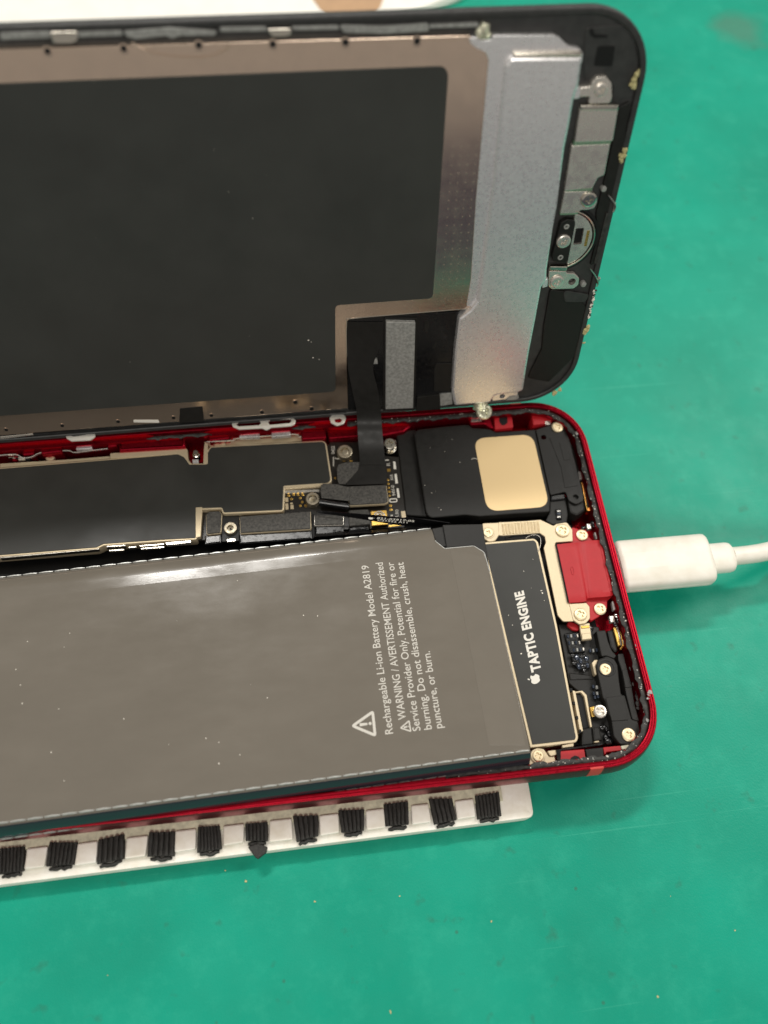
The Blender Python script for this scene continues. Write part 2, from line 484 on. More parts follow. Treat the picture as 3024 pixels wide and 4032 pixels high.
# ================================================================== the work mat
def make_mat():
    nx, ny = 60, 60; V = []; Fc = []
    for j in range(ny + 1):
        for i in range(nx + 1):
            x = -420 + 900 * i / nx; y = -80 + 650 * j / ny
            V.append((x, y, 0))
    for j in range(ny):
        for i in range(nx):
            a = j * (nx + 1) + i
            Fc.append((a, a + 1, a + nx + 2, a + nx + 1))
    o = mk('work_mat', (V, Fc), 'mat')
    tag(o, kind='structure', label='green rubber work mat covering the work surface')
make_mat()
MT['reflection_slab'] = mat('reflection_slab_navy', lin(26, 28, 54), 0.6, 0, 0.3, var=0.2, vs_=1)
tag(mk('reflection_slab', box_vf(-420, 480, -360, 570, -30, -1.5), 'reflection_slab', smooth=False), kind='structure', label='unseen dark blue slab added for the display back to reflect')  # added out of view so the display's metal back reflects something dark

# ================================================================== housing of the phone
PHONE = thing('smartphone', 'red phone housing lying open with its circuit board and parts exposed', 'phone', PH, (-69.2, 0, -7.3))
X0, X1, HW, HN, CR = -138.4, 0.0, 33.6, 33.8, 10.0
def turn(p): return (p[0], p[1] + 0.009 * (-p[0] - 55))      # the housing lies turned half a degree
def rrect(d, n=14):
    x0, x1, y0, y1, r = X0 + d, X1 - d, -HN + d, HW - d, max(0.6, CR - d)
    out = []
    for cx, cy, a0 in ((x1 - r, y1 - r, 0), (x0 + r, y1 - r, 90), (x0 + r, y0 + r, 180), (x1 - r, y0 + r, 270)):
        for i in range(n + 1):
            a = math.radians(a0 + 90 * i / n)
            e = 2 / 2.15
            c, s = math.cos(a), math.sin(a)
            out.append((cx + r * math.copysign(abs(c) ** e, c), cy + r * math.copysign(abs(s) ** e, s)))
    return [turn(p) for p in out]
WALL = [(3.0, -7.3), (1.6, -7.2), (0.6, -6.7), (0.0, -5.7), (-0.36, -4.4), (-0.46, -3.3), (-0.36, -2.0), (-0.14, -0.8), (0.0, -0.25), (0.1, -0.05),
        (0.22, 0.0), (0.36, -0.02), (0.42, -0.16), (0.52, -0.16), (0.58, -0.01), (0.74, -0.01), (0.8, -0.16), (0.9, -0.16), (0.96, -0.02),
        (1.05, -0.06), (1.12, -0.8), (1.85, -0.84), (1.92, -1.0), (1.95, -6.2)]
frame = mk('frame', loft([(rrect(d), z) for d, z in WALL]), 'red', PHONE, ang=40)
def wall_strip(x0, x1, side, name, m, up=0.03, prof=None):
    prof = prof or WALL[3:12]
    V, Fc = [], []
    for x in (x0, x1):
        for d, z in prof: V.append((x, turn((x, side * ((HW if side > 0 else HN) - d + up)))[1], z + (up if z > -0.3 else 0)))
    n = len(prof)
    for i in range(n - 1): Fc.append((i, i + 1, n + i + 1, n + i))
    return mk(name, (V, Fc), m, frame)
a = P1(PH, zK, 880, 1190, 0).x; b = P1(PH, zK, 990, 1185, 0).x
wall_strip(a, b, -1, 'antenna_band', 'redb')
wall_strip(a, b, 1, 'antenna_band', 'redb')
prism('inner_floor', offset(ccw(rrect(4.5)), 0.2), -6.3, -5.6, 'deep', frame, b=0)

# ragged black adhesive gasket along the ledge
def ledge_path(d):
    p = rrect(d, 22)
    return p
def gasket(pts_in, pts_out, z0, z1, name='gasket', seed=1, m='gasket'):
    rr = random.Random(seed); n = len(pts_in); V = []; Fc = []
    ph = [rr.uniform(0, 6) for _ in range(6)]
    for i in range(n):
        a, b = Vector(pts_in[i]), Vector(pts_out[i])
        w = 0.16 * math.sin(i * 0.9 + ph[0]) + 0.1 * math.sin(i * 2.3 + ph[1]) + rr.uniform(-.08, .08)
        h = 0.08 * math.sin(i * 1.3 + ph[2]) + rr.uniform(-.06, .06)
        ax = (a - b).normalized()
        a2 = a + ax * w; b2 = b
        c = a2 * 0.66 + b2 * 0.34; d = a2 * 0.3 + b2 * 0.7
        V += [(a2.x, a2.y, z0), (a2.x, a2.y, z1 - 0.12 + h), (c.x, c.y, z1 + h), (d.x, d.y, z1 + h * .5), (b2.x, b2.y, z1 - 0.1), (b2.x, b2.y, z0)]
    for i in range(n - 1):
        for k in range(5): Fc.append((i * 6 + k, i * 6 + k + 1, i * 6 + 7 + k, i * 6 + 6 + k))
    Fc.append(tuple(range(6))); Fc.append(tuple((n - 1) * 6 + k for k in range(6)))
    return mk(name, (V, Fc), m, PHONE, ang=60)
def side_points(d, xa=-44.0, xb=-36.0):
    """from the hinge side (xa) round both corners at the port end to the near side (xb)"""
    x1, y1, y0, r = X1 - d, HW - d, -(HN - d), CR - d
    pts = []
    n = 60
    for i in range(n): pts.append((xa + (x1 - r - xa) * i / n, y1))
    e = 2 / 2.15
    for i in range(25):
        a = math.radians(90 - 90 * i / 24); c, s = math.cos(a), math.sin(a)
        pts.append((x1 - r + r * abs(c) ** e, y1 - r + r * abs(s) ** e))
    for i in range(1, 70): pts.append((x1, y1 - r - (y1 - y0 - 2 * r) * i / 70))
    for i in range(25):
        a = math.radians(-90 * i / 24); c, s = abs(math.cos(a)), abs(math.sin(a))
        pts.append((x1 - r + r * c ** e, (y0 + r) - r * s ** e))
    for i in range(1, 45): pts.append((x1 - r + (xb - x1 + r) * i / 45, y0))
    return [turn(p) for p in pts]
gi, go = side_points(2.0), side_points(1.16)
gasket(gi, go, -0.85, -0.5)
def gasket_bit(x0, x1, side, seed):
    n = max(4, int((x1 - x0) / 0.5)); y = HW if side > 0 else -HN
    xs = [x0 + (x1 - x0) * i / n for i in range(n + 1)]
    gasket([(x, y - side * 1.9 + turn((x, 0))[1]) for x in xs], [(x, y - side * (1.2 + 0.5 * max(0, 1 - min(x - x0, x1 - x) / 1.5)) + turn((x, 0))[1]) for x in xs], -0.85, -0.6, seed=seed)
gasket_bit(P1(PH, zF, 1060, 370, -.6).x, P1(PH, zF, 1535, 345, -.6).x, 1, 5)
gasket_bit(P1(PH, zG, 740, 205, -.6).x, P1(PH, zG, 900, 195, -.6).x, 1, 6)
gasket_bit(P1(PH, zM, 355, 455, -.6).x, P1(PH, zM, 545, 440, -.6).x, -1, 9)

# worn chips on the rim
for k, (z, u, v, h, r_) in enumerate(((zR, 1520, 905, 0, 26), (zR, 1505, 950, -.1, 22), (zR, 1500, 1000, -.1, 20), (zK, 1345, 800, -.4, 16), (zR, 1325, 230, -.2, 14), (zR, 1335, 300, -.2, 16), (zR, 1350, 350, -.2, 12), (zE, 1480, 840, -.2, 9))):
    c = P1(PH, z, u, v, h)
    mk('paint_chip', lump_vf((c.x, c.y, h + .02), rad(PH, z, u, v, r_, h), 0.2, seed=500 + k, n=7, m_=4, wob=0.5), 'pad', frame)
for k in range(60):        # grit caught on the ledge at the near corner
    a_ = rnd.uniform(0, 1); pts_ = side_points(1.6); c = pts_[int(len(pts_) * (0.38 + 0.5 * a_))]
    mk('grit', lump_vf((c[0] + rnd.uniform(-.5, .4), c[1] + rnd.uniform(-.4, .4), -0.5), rnd.uniform(.06, .2), 0.6, seed=600 + k, n=6, m_=4, wob=0.5), rnd.choice(['gasket', 'pad', 'pad', 'dust']), PHONE)

# red machined blocks on the inner wall of the hinge side
def red_block(z, pts, h, r=0.25, zb=-6.0, m='red', b=0.25, name='boss'):
    return prism(name, rpoly(P(PH, z, pts, h), r), zb, h, m, frame, b=b)
red_block(zF, [(285, 470), (440, 448), (452, 512), (300, 530)], -1.2)
red_block(zF, [(770, 432), (840, 425), (850, 470), (780, 480)], -1.2)
red_block(zF, [(858, 440), (1340, 402), (1350, 478), (862, 508)], -1.2, b=0.5)
red_block(zT, [(285, 500), (440, 488), (450, 560), (300, 570)], -1.5)
red_block(zG, [(195, 240), (340, 262), (340, 292), (205, 310)], -1.3)
red_block(zG, [(800, 240), (965, 232), (970, 290), (810, 300)], -1.3)
red_block(zE, [(120, 825), (280, 800), (575, 765), (582, 800), (540, 830), (440, 850), (290, 855), (130, 868)], -2.1, b=0.4)
red_block(zS, [(510, 700), (820, 640), (1000, 660), (1010, 720), (1090, 930), (980, 905), (880, 830), (570, 850)], -1.6, b=0.3, r=0.4)
prism('silver_pad', rpoly(P(PH, zS, [(590, 690), (820, 672), (810, 768), (580, 782)], -1.5), 0.05), -1.62, -1.5, 'steel', frame, b=0.03)
red_block(zS, [(1080, 610), (1460, 590), (1500, 900), (1100, 940)], -1.9, m='redp', b=0.08)
prism('black_hole_mark', rpoly(P(PH, zS, [(1195, 630), (1370, 620), (1375, 800), (1300, 860), (1230, 840), (1190, 760)], -1.86), 0.4), -1.9, -1.86, 'deep', frame, b=0)
red_block(zI, [(815, 120), (945, 135), (950, 190), (830, 205)], -1.9, m='redp', b=0.1)
prism('silver_pad', rpoly(P(PH, zI, [(905, 180), (940, 178), (945, 200), (910, 205)], -1.8), 0.05), -1.92, -1.8, 'steel', frame, b=0.03)
red_block(zM, [(540, 405), (870, 372), (1000, 352), (1260, 340), (1262, 372), (1000, 395), (560, 445)], -1.5, m='redp', b=0.15)

# ================================================================== logic board
PCBZ = -3.3
brd = prism('circuit_board', rpoly([*P(PH, zH, [(330, 300), (700, 300), (1060, 480), (1240, 500), (1330, 1290), (1290, 1420), (120, 1450)], PCBZ),
            *P(PH, zG, [(120, 960), (120, 700), (990, 330)], PCBZ)], 0.3), -4.2, PCBZ, 'pcb', PHONE, b=0.03)
FZ = -2.0
film_px = [(zF, 0, 645), (zF, 1290, 532), (zF, 1330, 545), (zF, 1385, 606), (zF, 1500, 606), (zF, 1508, 522), (zG, 215, 352), (zG, 960, 312),
           (zG, 1000, 580), (zG, 690, 600), (zG, 683, 758), (zG, 300, 775), (zG, 290, 742), (zG, 125, 748), (zG, 116, 942),
           (zF, 1200, 1150), (zF, 750, 1182), (zF, 700, 1207), (zF, 0, 1252)]
fp = [tuple(P1(PH, z, u, v, FZ)[:2]) for z, u, v in film_px]
fp = [(-129, fp[0][1] + 0.2)] + fp[1:-1] + [(-129, fp[-1][1])]
fr_ = rpoly(fp, [0, .3, .3, .3, .2, .3, .4, .9, .9, .3, .3, .4, .4, .4, .2, .3, .3, .3, 0])
can = prism('board_shield', offset(ccw(fr_), -0.28), PCBZ - 1.0, FZ - 0.1, 'beige', PHONE, b=0.1)
prism('black_film', fr_, FZ - 0.12, FZ, 'film', can, b=0.06)
# pale folded edges of the shield
def strip(name, z, pts, h, th, m, parent, r=0.1, b=0.04):
    return prism(name, rpoly(P(PH, z, pts, h), r), h - th, h, m, parent, b=b)
strip('shield_edge', zF, [(800, 525), (1345, 484), (1360, 500), (1368, 585), (1395, 606), (1375, 606), (1335, 552), (1290, 530), (800, 560)], FZ + 0.05, 1.0, 'beige', can)
strip('shield_edge', zF, [(1485, 440), (1508, 455), (1508, 600), (1475, 606), (1480, 500)], FZ + 0.05, 1.0, 'beige', can)
strip('shield_edge', zF, [(1420, 918), (1468, 915), (1455, 1130), (1420, 1135)], FZ + 0.05, 1.0, 'beige', can)
strip('shield_edge', zF, [(0, 1262), (715, 1205), (718, 1222), (0, 1288)], -2.2, 1.0, 'chrome', can)
strip('shield_edge', zF, [(1200, 1172), (1385, 1158), (1385, 1172), (1210, 1190)], -2.2, 0.8, 'steel', can)
strip('shield_edge', zG, [(680, 602), (935, 590), (935, 604), (685, 622)], -2.2, 0.8, 'beige', can)
strip('shield_edge', zG, [(690, 632), (925, 625), (925, 640), (690, 648)], -2.7, 0.5, 'steel', can)
for i, (u, v, w) in enumerate([(770, 1195, 140), (790, 1225, 110), (1010, 1190, 180), (1020, 1210, 170), (930, 1200, 60)]):
    p = P(PH, zF, [(u, v), (u + w, v - w * 0.075), (u + w, v - w * 0.075 + 14), (u, v + 14)], -2.3 - 0.25 * (i % 2))
    prism('spring_contact', rpoly(p, 0.1), -3.2, -2.3 - 0.25 * (i % 2), 'chrome', can, b=0.12)
# bent metal along the hinge side of the board
def bent_strip(name, z, pts, hs, w, m, parent=PHONE):
    p = smooth_path([P1(PH, z, u, v, h) for (u, v), h in zip(pts, hs)], 3)
    return mk(name, ribbon_vf(p, [q + Vector((0, -w * 0.35, w)) for q in p], 0.12), m, parent)
bent_strip('side_bracket', zT, [(0, 590), (220, 575), (320, 620), (440, 605), (560, 550), (900, 525), (980, 550), (1200, 525), (1420, 500)], [-2.3] * 9, 0.75, 'steel')
bent_strip('side_bracket', zG, [(190, 322), (370, 312), (390, 300), (760, 272), (790, 290), (960, 272)], [-2.3] * 6, 0.75, 'steel')
prism('shield_edge', rpoly(P(PH, zF, [(0, 600), (520, 568), (800, 545), (800, 562), (0, 628)], -2.5), 0.05), -4.0, -2.5, 'beige', can, b=0.05)
prism('shield_edge', rpoly(P(PH, zG, [(180, 318), (960, 262), (965, 300), (215, 350)], -2.9), 0.05), -4.0, -2.9, 'beige', can, b=0.05)
for z, q, h in ((zT, [(1005, 438), (1195, 430), (1205, 480), (985, 492)], -1.3), (zG, [(405, 255), (535, 250), (535, 282), (400, 285)], -1.3), (zG, [(610, 248), (735, 240), (738, 270), (612, 280)], -1.3)):
    prism('latch_tab', rpoly(P(PH, z, q, h), 0.12), h - 0.9, h, 'plate', PHONE, b=0.2)
for z, u, v, r in ((zT, 650, 590, 60), (zG, 275, 327, 40), (zG, 875, 290, 40)):
    c = P1(PH, z, u, v, -2.6); R_ = rad(PH, z, u, v, r, -2.6)
    lathe('side_screw', c, [(R_, -3.4), (R_, -2.8), (R_ * .8, -2.6), (R_ * .3, -2.6), (R_ * .25, -2.75)], 'beige', PHONE)
def jumble(z, u0, v0, u1, v1, h, n, seed, mats, parent, size=(10, 40), name='spring_piece'):
    rr = random.Random(seed)
    for i in range(n):
        u, v = rr.uniform(u0, u1), rr.uniform(v0, v1); w, k = rr.uniform(*size), rr.uniform(*size) * 0.4
        sl = rr.uniform(-.4, .4)
        p = P(PH, z, [(u, v), (u + w, v - w * .07 + sl * k), (u + w, v - w * .07 + k), (u, v + k)], h)
        hh = h + rr.uniform(-.3, .3)
        prism(name, rpoly(p, 0.08), hh - 0.5, hh, rr.choice(mats), parent, b=0.06)
jumble(zT, 0, 510, 420, 610, -2.4, 16, 3, ['chrome', 'steel', 'red', 'deep'], PHONE, size=(30, 110))
# pin in the notch
c = P1(PH, zF, 1420, 520, -1.9); R_ = rad(PH, zF, 1420, 520, 26, -1.9)
lathe('spring_pin', c, [(R_, -4), (R_, -2.5), (R_ * .8, -2.4), (R_ * .8, -1.9), (R_ * .6, -1.7)], 'chrome', PHONE)
strip('pin_holder', zF, [(1395, 570), (1440, 568), (1440, 600), (1400, 602)], -2.4, 0.8, 'plate', PHONE)

# standoffs
def standoff(z, u, v, r, z0, z1, hole=0.55, teeth=26, m='steel2', parent=PHONE, name='standoff', bottom=None):
    c = P1(PH, z, u, v, z1); R_ = rad(PH, z, u, v, r, z1)
    prof = []
    for i in range(teeth * 2):
        a = math.pi * i / teeth; q = R_ if i % 2 else R_ * 0.92
        prof.append((c.x + q * math.cos(a), c.y + q * math.sin(a)))
    o = prism(name, prof, z0, z1, m, parent, b=R_ * 0.08, holes=[circ(c, R_ * hole, 24)])
    lathe('standoff_core', c, [(R_ * hole * 1.02, z0), (R_ * hole * 0.9, z1 - 0.55), (R_ * hole * 0.4, z1 - 0.6), (R_ * hole * 0.35, z1 - 0.9)] if bottom is None else bottom(R_, z1), 'steel2', o)
    return o
standoff(zH, 525, 420, 104, -3.4, -2.0, bottom=lambda R, z: [(R * .57, z - 1.2), (R * .57, z - .35), (R * .5, z - .25), (R * .3, z - .2), (R * .25, z - .2)])
standoff(zH, 103, 1038, 95, -3.4, -2.1, hole=0.6)
standoff(zG, 343, 876, 44, -3.2, -2.2, hole=0.5)
# cross-head screw on a post
c = P1(PH, zH, 1110, 320, -1.6); R_ = rad(PH, zH, 1110, 320, 84, -1.6)
lathe('screw_post', c, [(R_ * 1.05, -4), (R_ * 1.05, -3.3), (R_ * .6, -3.2), (R_ * .6, -2.2)], 'chrome', PHONE)
prism('screw_washer', rpoly(P(PH, zH, [(1030, 340), (1060, 270), (1190, 270), (1200, 390), (1120, 400), (1050, 395)], -2.05), 0.4), -2.2, -2.05, 'chrome', PHONE, b=0.05)
screw(PHONE, (c.x, c.y, -2.05), R_, 0.55, 'chrome', 0.25, 0.55)
# pads and print of the board
PZ = PCBZ + 0.04
def gold_dot(z, u, v, r, h=PZ):
    c = P1(PH, z, u, v, h); R_ = rad(PH, z, u, v, r, h)
    return lathe('gold_pad', c, [(R_, h - 0.04), (R_, h), (R_ * .8, h + 0.02)], 'goldb', brd, n=14)
for u, v, r in [(1083, 795, 17), (1090, 845, 17), (1095, 895, 17), (1100, 948, 18), (1107, 1000, 17), (1118, 1130, 20), (1125, 1183, 20), (398, 770, 16), (14, 1136, 16)]:
    gold_dot(zH, u, v, r)
for u, v in [(723, 665), (757, 660), (785, 660), (815, 660), (742, 688), (800, 682), (813, 708), (800, 732), (835, 732)]:
    gold_dot(zG, u, v, 9)
def pcb_rect(z, pts, m='goldb', name='gold_pad', h=PZ, th=0.05, r=0.03):
    return prism(name, rpoly(P(PH, z, pts, h), r), h - th, h + 0.02, m, brd, b=0.015)
pcb_rect(zH, [(1075, 650), (1117, 648), (1120, 685), (1078, 687)])
for q in ([(700, 680), (720, 678), (722, 705), (702, 708)], [(702, 718), (720, 716), (724, 755), (704, 757)], [(735, 728), (755, 726), (757, 752), (737, 754)], [(735, 712), (750, 711), (750, 722), (735, 723)]):
    pcb_rect(zG, q, 'beige', 'ceramic_part', h=PZ + 0.15, th=0.2)
for q in ([(1155, 550), (1185, 560), (1195, 655), (1162, 655)], [(1172, 720), (1200, 715), (1218, 838), (1185, 845)], [(1198, 905), (1225, 905), (1243, 1025), (1213, 1030)],
          [(1045, 532), (1098, 528), (1100, 542), (1047, 546)], [(1120, 1252), (1148, 1250), (1150, 1268), (1122, 1270)], [(1135, 1335), (1165, 1333), (1160, 1355), (1140, 1358)]):
    pcb_rect(zH, q, 'ink', 'white_mark')
pcb_rect(zH, [(1256, 1205), (1318, 1200), (1322, 1285), (1268, 1290)], 'beige', 'plated_pad', h=PZ + 0.1, th=0.2)
for i in range(9):
    v = 495 + i * 14
    pcb_rect(zH, [(368, v), (382, v), (382, v + 8), (368, v + 8)], 'ink', 'white_mark')
for q in ([(395, 505), (410, 505), (410, 520), (395, 520)], [(418, 512), (455, 512), (455, 524), (418, 524)], [(500, 530), (530, 530), (530, 555), (500, 555)], [(585, 540), (625, 540), (625, 556), (585, 556)]):
    pcb_rect(zH, q, 'ink' if q[0][0] < 450 else 'goldb', 'white_mark' if q[0][0] < 450 else 'gold_pad')
def board_text(s, z, a, b, top, m='inkg', h=PZ + 0.02):
    p0, p1 = P1(PH, z, *a, h), P1(PH, z, *b, h); t = P1(PH, z, *top, h)
    lettering('lettering', s, brd, m, p0, p1, t - p0, bold=0.01)
board_text('0422', zH, (392, 455), (388, 352), (350, 457))
board_text('94V-0', zH, (1190, 1000), (1168, 866), (1145, 1003))
board_text('AVA', zH, (1160, 800), (1152, 720), (1118, 803))
board_text('L80', zH, (1222, 1275), (1222, 1182), (1182, 1278))
board_text('R', zH, (1115, 610), (1112, 570), (1070, 612))
lp = P1(PH, zH, 1157, 1062, PZ); 
prism('white_mark', rpoly(P(PH, zH, [(1100, 1040), (1205, 1032), (1215, 1085), (1105, 1092)], PZ), 0.5), PZ - 0.03, PZ + 0.02, 'ink', brd, b=0, holes=[rpoly(P(PH, zH, [(1118, 1052), (1195, 1046), (1200, 1074), (1120, 1080)], PZ), 0.3)])

# foam covered connectors
def foam(z, pts, h, m='foam', r=0.25, th=0.6, name='foam_pad', rim=None):
    pl = rpoly(P(PH, z, pts, h), r)
    o = prism(name, pl, h - th, h, m, PHONE, b=0.12)
    if rim: prism('connector_rim', offset(ccw(pl), -0.09), h - th - 0.3, h - 0.28, rim, o, b=0.05)
    return o
foam(zH, [(418, 640), (440, 590), (520, 565), (728, 555), (732, 625), (690, 690), (530, 850), (440, 850), (425, 780)], -1.9)
foam(zH, [(540, 880), (1060, 858), (1088, 1040), (1085, 1075), (1040, 1096), (590, 1120)], -1.55, rim='beige')
foam(zH, [(570, 1190), (830, 1178), (855, 1370), (580, 1395)], -2.3)
foam(zG, [(185, 790), (205, 770), (270, 765), (285, 785), (278, 905), (190, 915)], -2.1, rim='beige')
foam(zG, [(405, 802), (865, 768), (868, 880), (410, 908)], -1.9, rim='beige', r=0.12)
foam(zG, [(893, 795), (1080, 790), (1080, 852), (895, 855)], -2.0, rim='steel', r=0.12)
# black connector tails running down beside the battery
for z, q, h in ((zG, [(175, 925), (285, 915), (285, 975), (170, 990)], -2.6), (zG, [(395, 912), (875, 880), (880, 950), (400, 985)], -2.6), (zG, [(893, 862), (1085, 858), (1085, 905), (895, 940)], -2.6), (zG, [(1115, 870), (1245, 850), (1250, 890), (1115, 905)], -2.8)):
    prism('connector_tail', rpoly(P(PH, z, q, h), 0.2), h - 1.2, h, 'blackg', PHONE, b=0.35)
strip('board_edge', zG, [(290, 790), (400, 790), (402, 960), (288, 968)], -2.9, 0.6, 'black', PHONE)
strip('metal_foot', zG, [(320, 950), (375, 946), (378, 962), (322, 968)], -2.7, 0.6, 'steel', PHONE)
strip('board_edge', zG, [(870, 785), (892, 785), (895, 935), (880, 950)], -2.9, 0.6, 'deep', PHONE)
# gold grounding plate with a ring
gp = foam(zH, [(858, 1202), (1070, 1186), (1090, 1378), (872, 1396)], -2.5, m='goldb', r=0.08, th=0.5, name='grounding_plate')
c = P1(PH, zH, 975, 1270, -2.45)
for k, (ro, ri) in enumerate(((78, 58), (45, 25))):
    a = rad(PH, zH, 975, 1270, ro, -2.45); b = rad(PH, zH, 975, 1270, ri, -2.45)
    prism('contact_ring', circ(c, a, 28), -2.6, -2.36 + 0.1 * k, 'chrome', gp, b=0.08, holes=[circ(c, b, 28)])
# curled black sticker
st = prism('curled_sticker', rpoly(P(PH, zH, [(205, 880), (240, 842), (420, 850), (590, 892), (585, 1070), (215, 1030)], -1.2), 0.3), -1.32, -1.2, 'foam', PHONE, b=0.05)
pa = [P1(PH, zH, u, v, -1.75) for u, v in ((195, 1085), (390, 1115), (580, 1140))]
mk('sticker_roll', tube_vf(smooth_path(pa, 4), 0.62, 14), 'blackg', st)

# ================================================================== loudspeaker
SZ = -1.9
prism('speaker_flange', rpoly(P(PH, zE, [(497, 840), (520, 826), (606, 815), (675, 1295), (548, 1285), (540, 1200)], -3.0), 0.4), -4.8, -3.0, 'black', PHONE, b=0.25)
spk = prism('loudspeaker', rpoly(P(PH, zI, [(48, 262), (75, 232), (250, 212), (385, 200), (408, 203), (432, 222), (520, 226), (548, 232), (585, 250), (845, 232),
            (940, 640), (938, 772), (700, 785), (480, 802), (385, 792), (165, 812), (138, 795), (125, 760)], SZ),
            [.5, .5, 0, .3, .3, .4, .3, .3, .4, .2, .3, .4, 0, .3, .3, .5, .4, 0]), -5.5, SZ, 'black', PHONE, b=0.22)
gpl = rpoly(P(PH, zI, [(440, 292), (826, 264), (936, 738), (528, 770)], SZ + 0.06), 2.3, 9)
prism('gold_plate', gpl, SZ - 0.2, SZ + 0.06, 'gold', spk, b=0.05)
prism('label_tab', rpoly(P(PH, zI, [(62, 244), (248, 216), (266, 305), (258, 325), (236, 340), (66, 350)], SZ + 0.05), [.4, .1, .2, .2, .2, .1]), SZ - 0.1, SZ + 0.05, 'black', spk, b=0.05)
h1 = P1(PH, zI, 897, 285, -1.55); h2 = P1(PH, zI, 1107, 675, -1.55)
hr = rad(PH, zI, 897, 285, 18, -1.55)
bpl = rpoly(P(PH, zI, [(846, 236), (940, 206), (1022, 205), (1050, 262), (1066, 300), (1155, 655), (1158, 700), (1110, 724), (1062, 700), (1040, 640), (945, 662), (936, 640)], -1.55), [.2, .3, .4, .3, .4, .5, .9, .9, .9, .4, .2, .2])
sb = prism('speaker_bracket', bpl, -1.9, -1.55, 'black', PHONE, b=0.08, holes=[circ(h1, hr, 16), circ(h2, hr, 16)])
prism('raised_panel', rpoly(P(PH, zI, [(935, 290), (1060, 285), (1072, 420), (1085, 436), (1125, 600), (1035, 615), (1010, 480)], -1.48), 0.15), -1.6, -1.48, 'black', sb, b=0.05)
for q in ([(1000, 320), (1045, 316), (1072, 430), (1030, 436)],):
    prism('raised_panel', rpoly(P(PH, zI, q, -1.43), 0.1), -1.5, -1.43, 'black', sb, b=0.04)
prism('bracket_end', rpoly(P(PH, zI, [(1045, 655), (1165, 640), (1172, 760), (1120, 798), (1070, 780)], -2.1), 0.8), -4.6, -2.1, 'black', PHONE, b=0.4)
prism('flex_tail', rpoly(P(PH, zI, [(940, 668), (1038, 650), (1056, 790), (1048, 845), (958, 858), (910, 830), (938, 770)], -2.4), 0.3), -3.5, -2.4, 'black', PHONE, b=0.2)
prism('flex_fold', rpoly(P(PH, zI, [(942, 660), (1040, 650), (1042, 690), (946, 700)], -2.0), 0.2), -2.6, -2.0, 'blackg', PHONE, b=0.25)
ep = prism('coated_part', rpoly(P(PH, zI, [(972, 752), (1012, 748), (1020, 820), (985, 822)], -2.0), 0.3), -2.7, -2.0, 'blackg', PHONE, b=0.25)
for v in (762, 778, 800):
    prism('solder_end', rpoly(P(PH, zI, [(982, v), (1008, v - 2), (1010, v + 10), (984, v + 12)], -1.95), 0.1), -2.2, -1.93, 'solder' if v != 778 else 'bluechip', ep, b=0.06)
def gold_screw(z, u, v, r, h, rot=0.3, m='brass', cross=0.58, hh=0.3, ring=False, label=None):
    c = P1(PH, z, u, v, h); R_ = rad(PH, z, u, v, r, h)
    if ring:
        prism('screw_ring', circ(c, R_ * 1.28, 30), h - hh - 0.15, h - hh + 0.06, 'beige', PHONE, b=0.08)
    return screw(PHONE, (c.x, c.y, h - hh), R_, hh, m, rot, cross, label=label)
gold_screw(zI, 988, 215, 38, -1.2, 0.35)
# tall parts between speaker and rim
prism('side_module', rpoly(P(PH, zI, [(1068, 325), (1110, 330), (1160, 560), (1130, 570)], -2.8), 0.2), -5, -2.8, 'black', PHONE, b=0.2)
prism('side_clip', rpoly(P(PH, zI, [(1120, 500), (1142, 510), (1150, 555), (1128, 560)], -2.3), 0.2), -3.2, -2.3, 'pad', PHONE, b=0.15)
prism('gold_spring', rpoly(P(PH, zI, [(1140, 575), (1168, 580), (1215, 770), (1180, 765)], -2.6), 0.1), -4, -2.6, 'goldb', PHONE, b=0.1)
prism('black_spring_cover', rpoly(P(PH, zI, [(1158, 590), (1176, 588), (1205, 735), (1185, 742)], -2.4), 0.1), -3, -2.4, 'deep', PHONE, b=0.1)

# ================================================================== dock bracket and port
BZ = -1.75
br_px = [(540, 228), (660, 285), (690, 268), (785, 250), (838, 320), (842, 428), (690, 438), (676, 452), (800, 1000), (835, 1012), (850, 1175), (752, 1178), (702, 1120), (572, 490), (592, 440), (582, 385), (535, 352), (190, 376), (150, 372), (150, 252), (400, 240)]
brk = prism('dock_bracket', rpoly(P(PH, zJ, br_px, BZ), [.2, .2, .3, .6, .4, .1, .1, .2, .2, .1, .1, .6, .6, .3, .3, .3, .3, .1, .1, .1, 0]), BZ - 0.3, BZ, 'beige', PHONE, b=0.06)
prism('bracket_ear', rpoly(P(PH, zJ, [(0, 262), (150, 255), (152, 375), (118, 425), (60, 435), (10, 400)], BZ + 0.05), [.2, .1, .2, .7, .7, .5]), BZ - 0.4, BZ + 0.05, 'beige', brk, b=0.08)
V, Fc = [], []
nl = 12
for i in range(nl):        # knurled field
    u0 = 178 + (535 - 178) * i / nl; u1 = u0 + 19
    for k in range(9):
        t0, t1 = k / 9, (k + 0.72) / 9
        def at(u, t): return (u + t * 14, 268 - (u - 178) * 0.07 + t * 100)
        q = P(PH, zJ, [at(u0, t0), at(u1, t0), at(u1, t1), at(u0, t1)], BZ)
        v2, f2 = prism_vf(q, BZ - 0.02, BZ + 0.22, 0.06)
        b = len(V); V += v2; Fc += [tuple(x + b for x in f) for f in f2]
tag(mk('knurled_field', (V, Fc), 'brass', brk), kind='stuff')
prism('bracket_foot', rpoly(P(PH, zJ, [(808, 1012), (968, 1002), (1000, 1040), (1004, 1150), (965, 1195), (905, 1205), (845, 1165)], BZ + 0.1), [.1, .4, .3, .6, .6, .5, .2]), BZ - 0.3, BZ + 0.1, 'beige', brk, b=0.1)
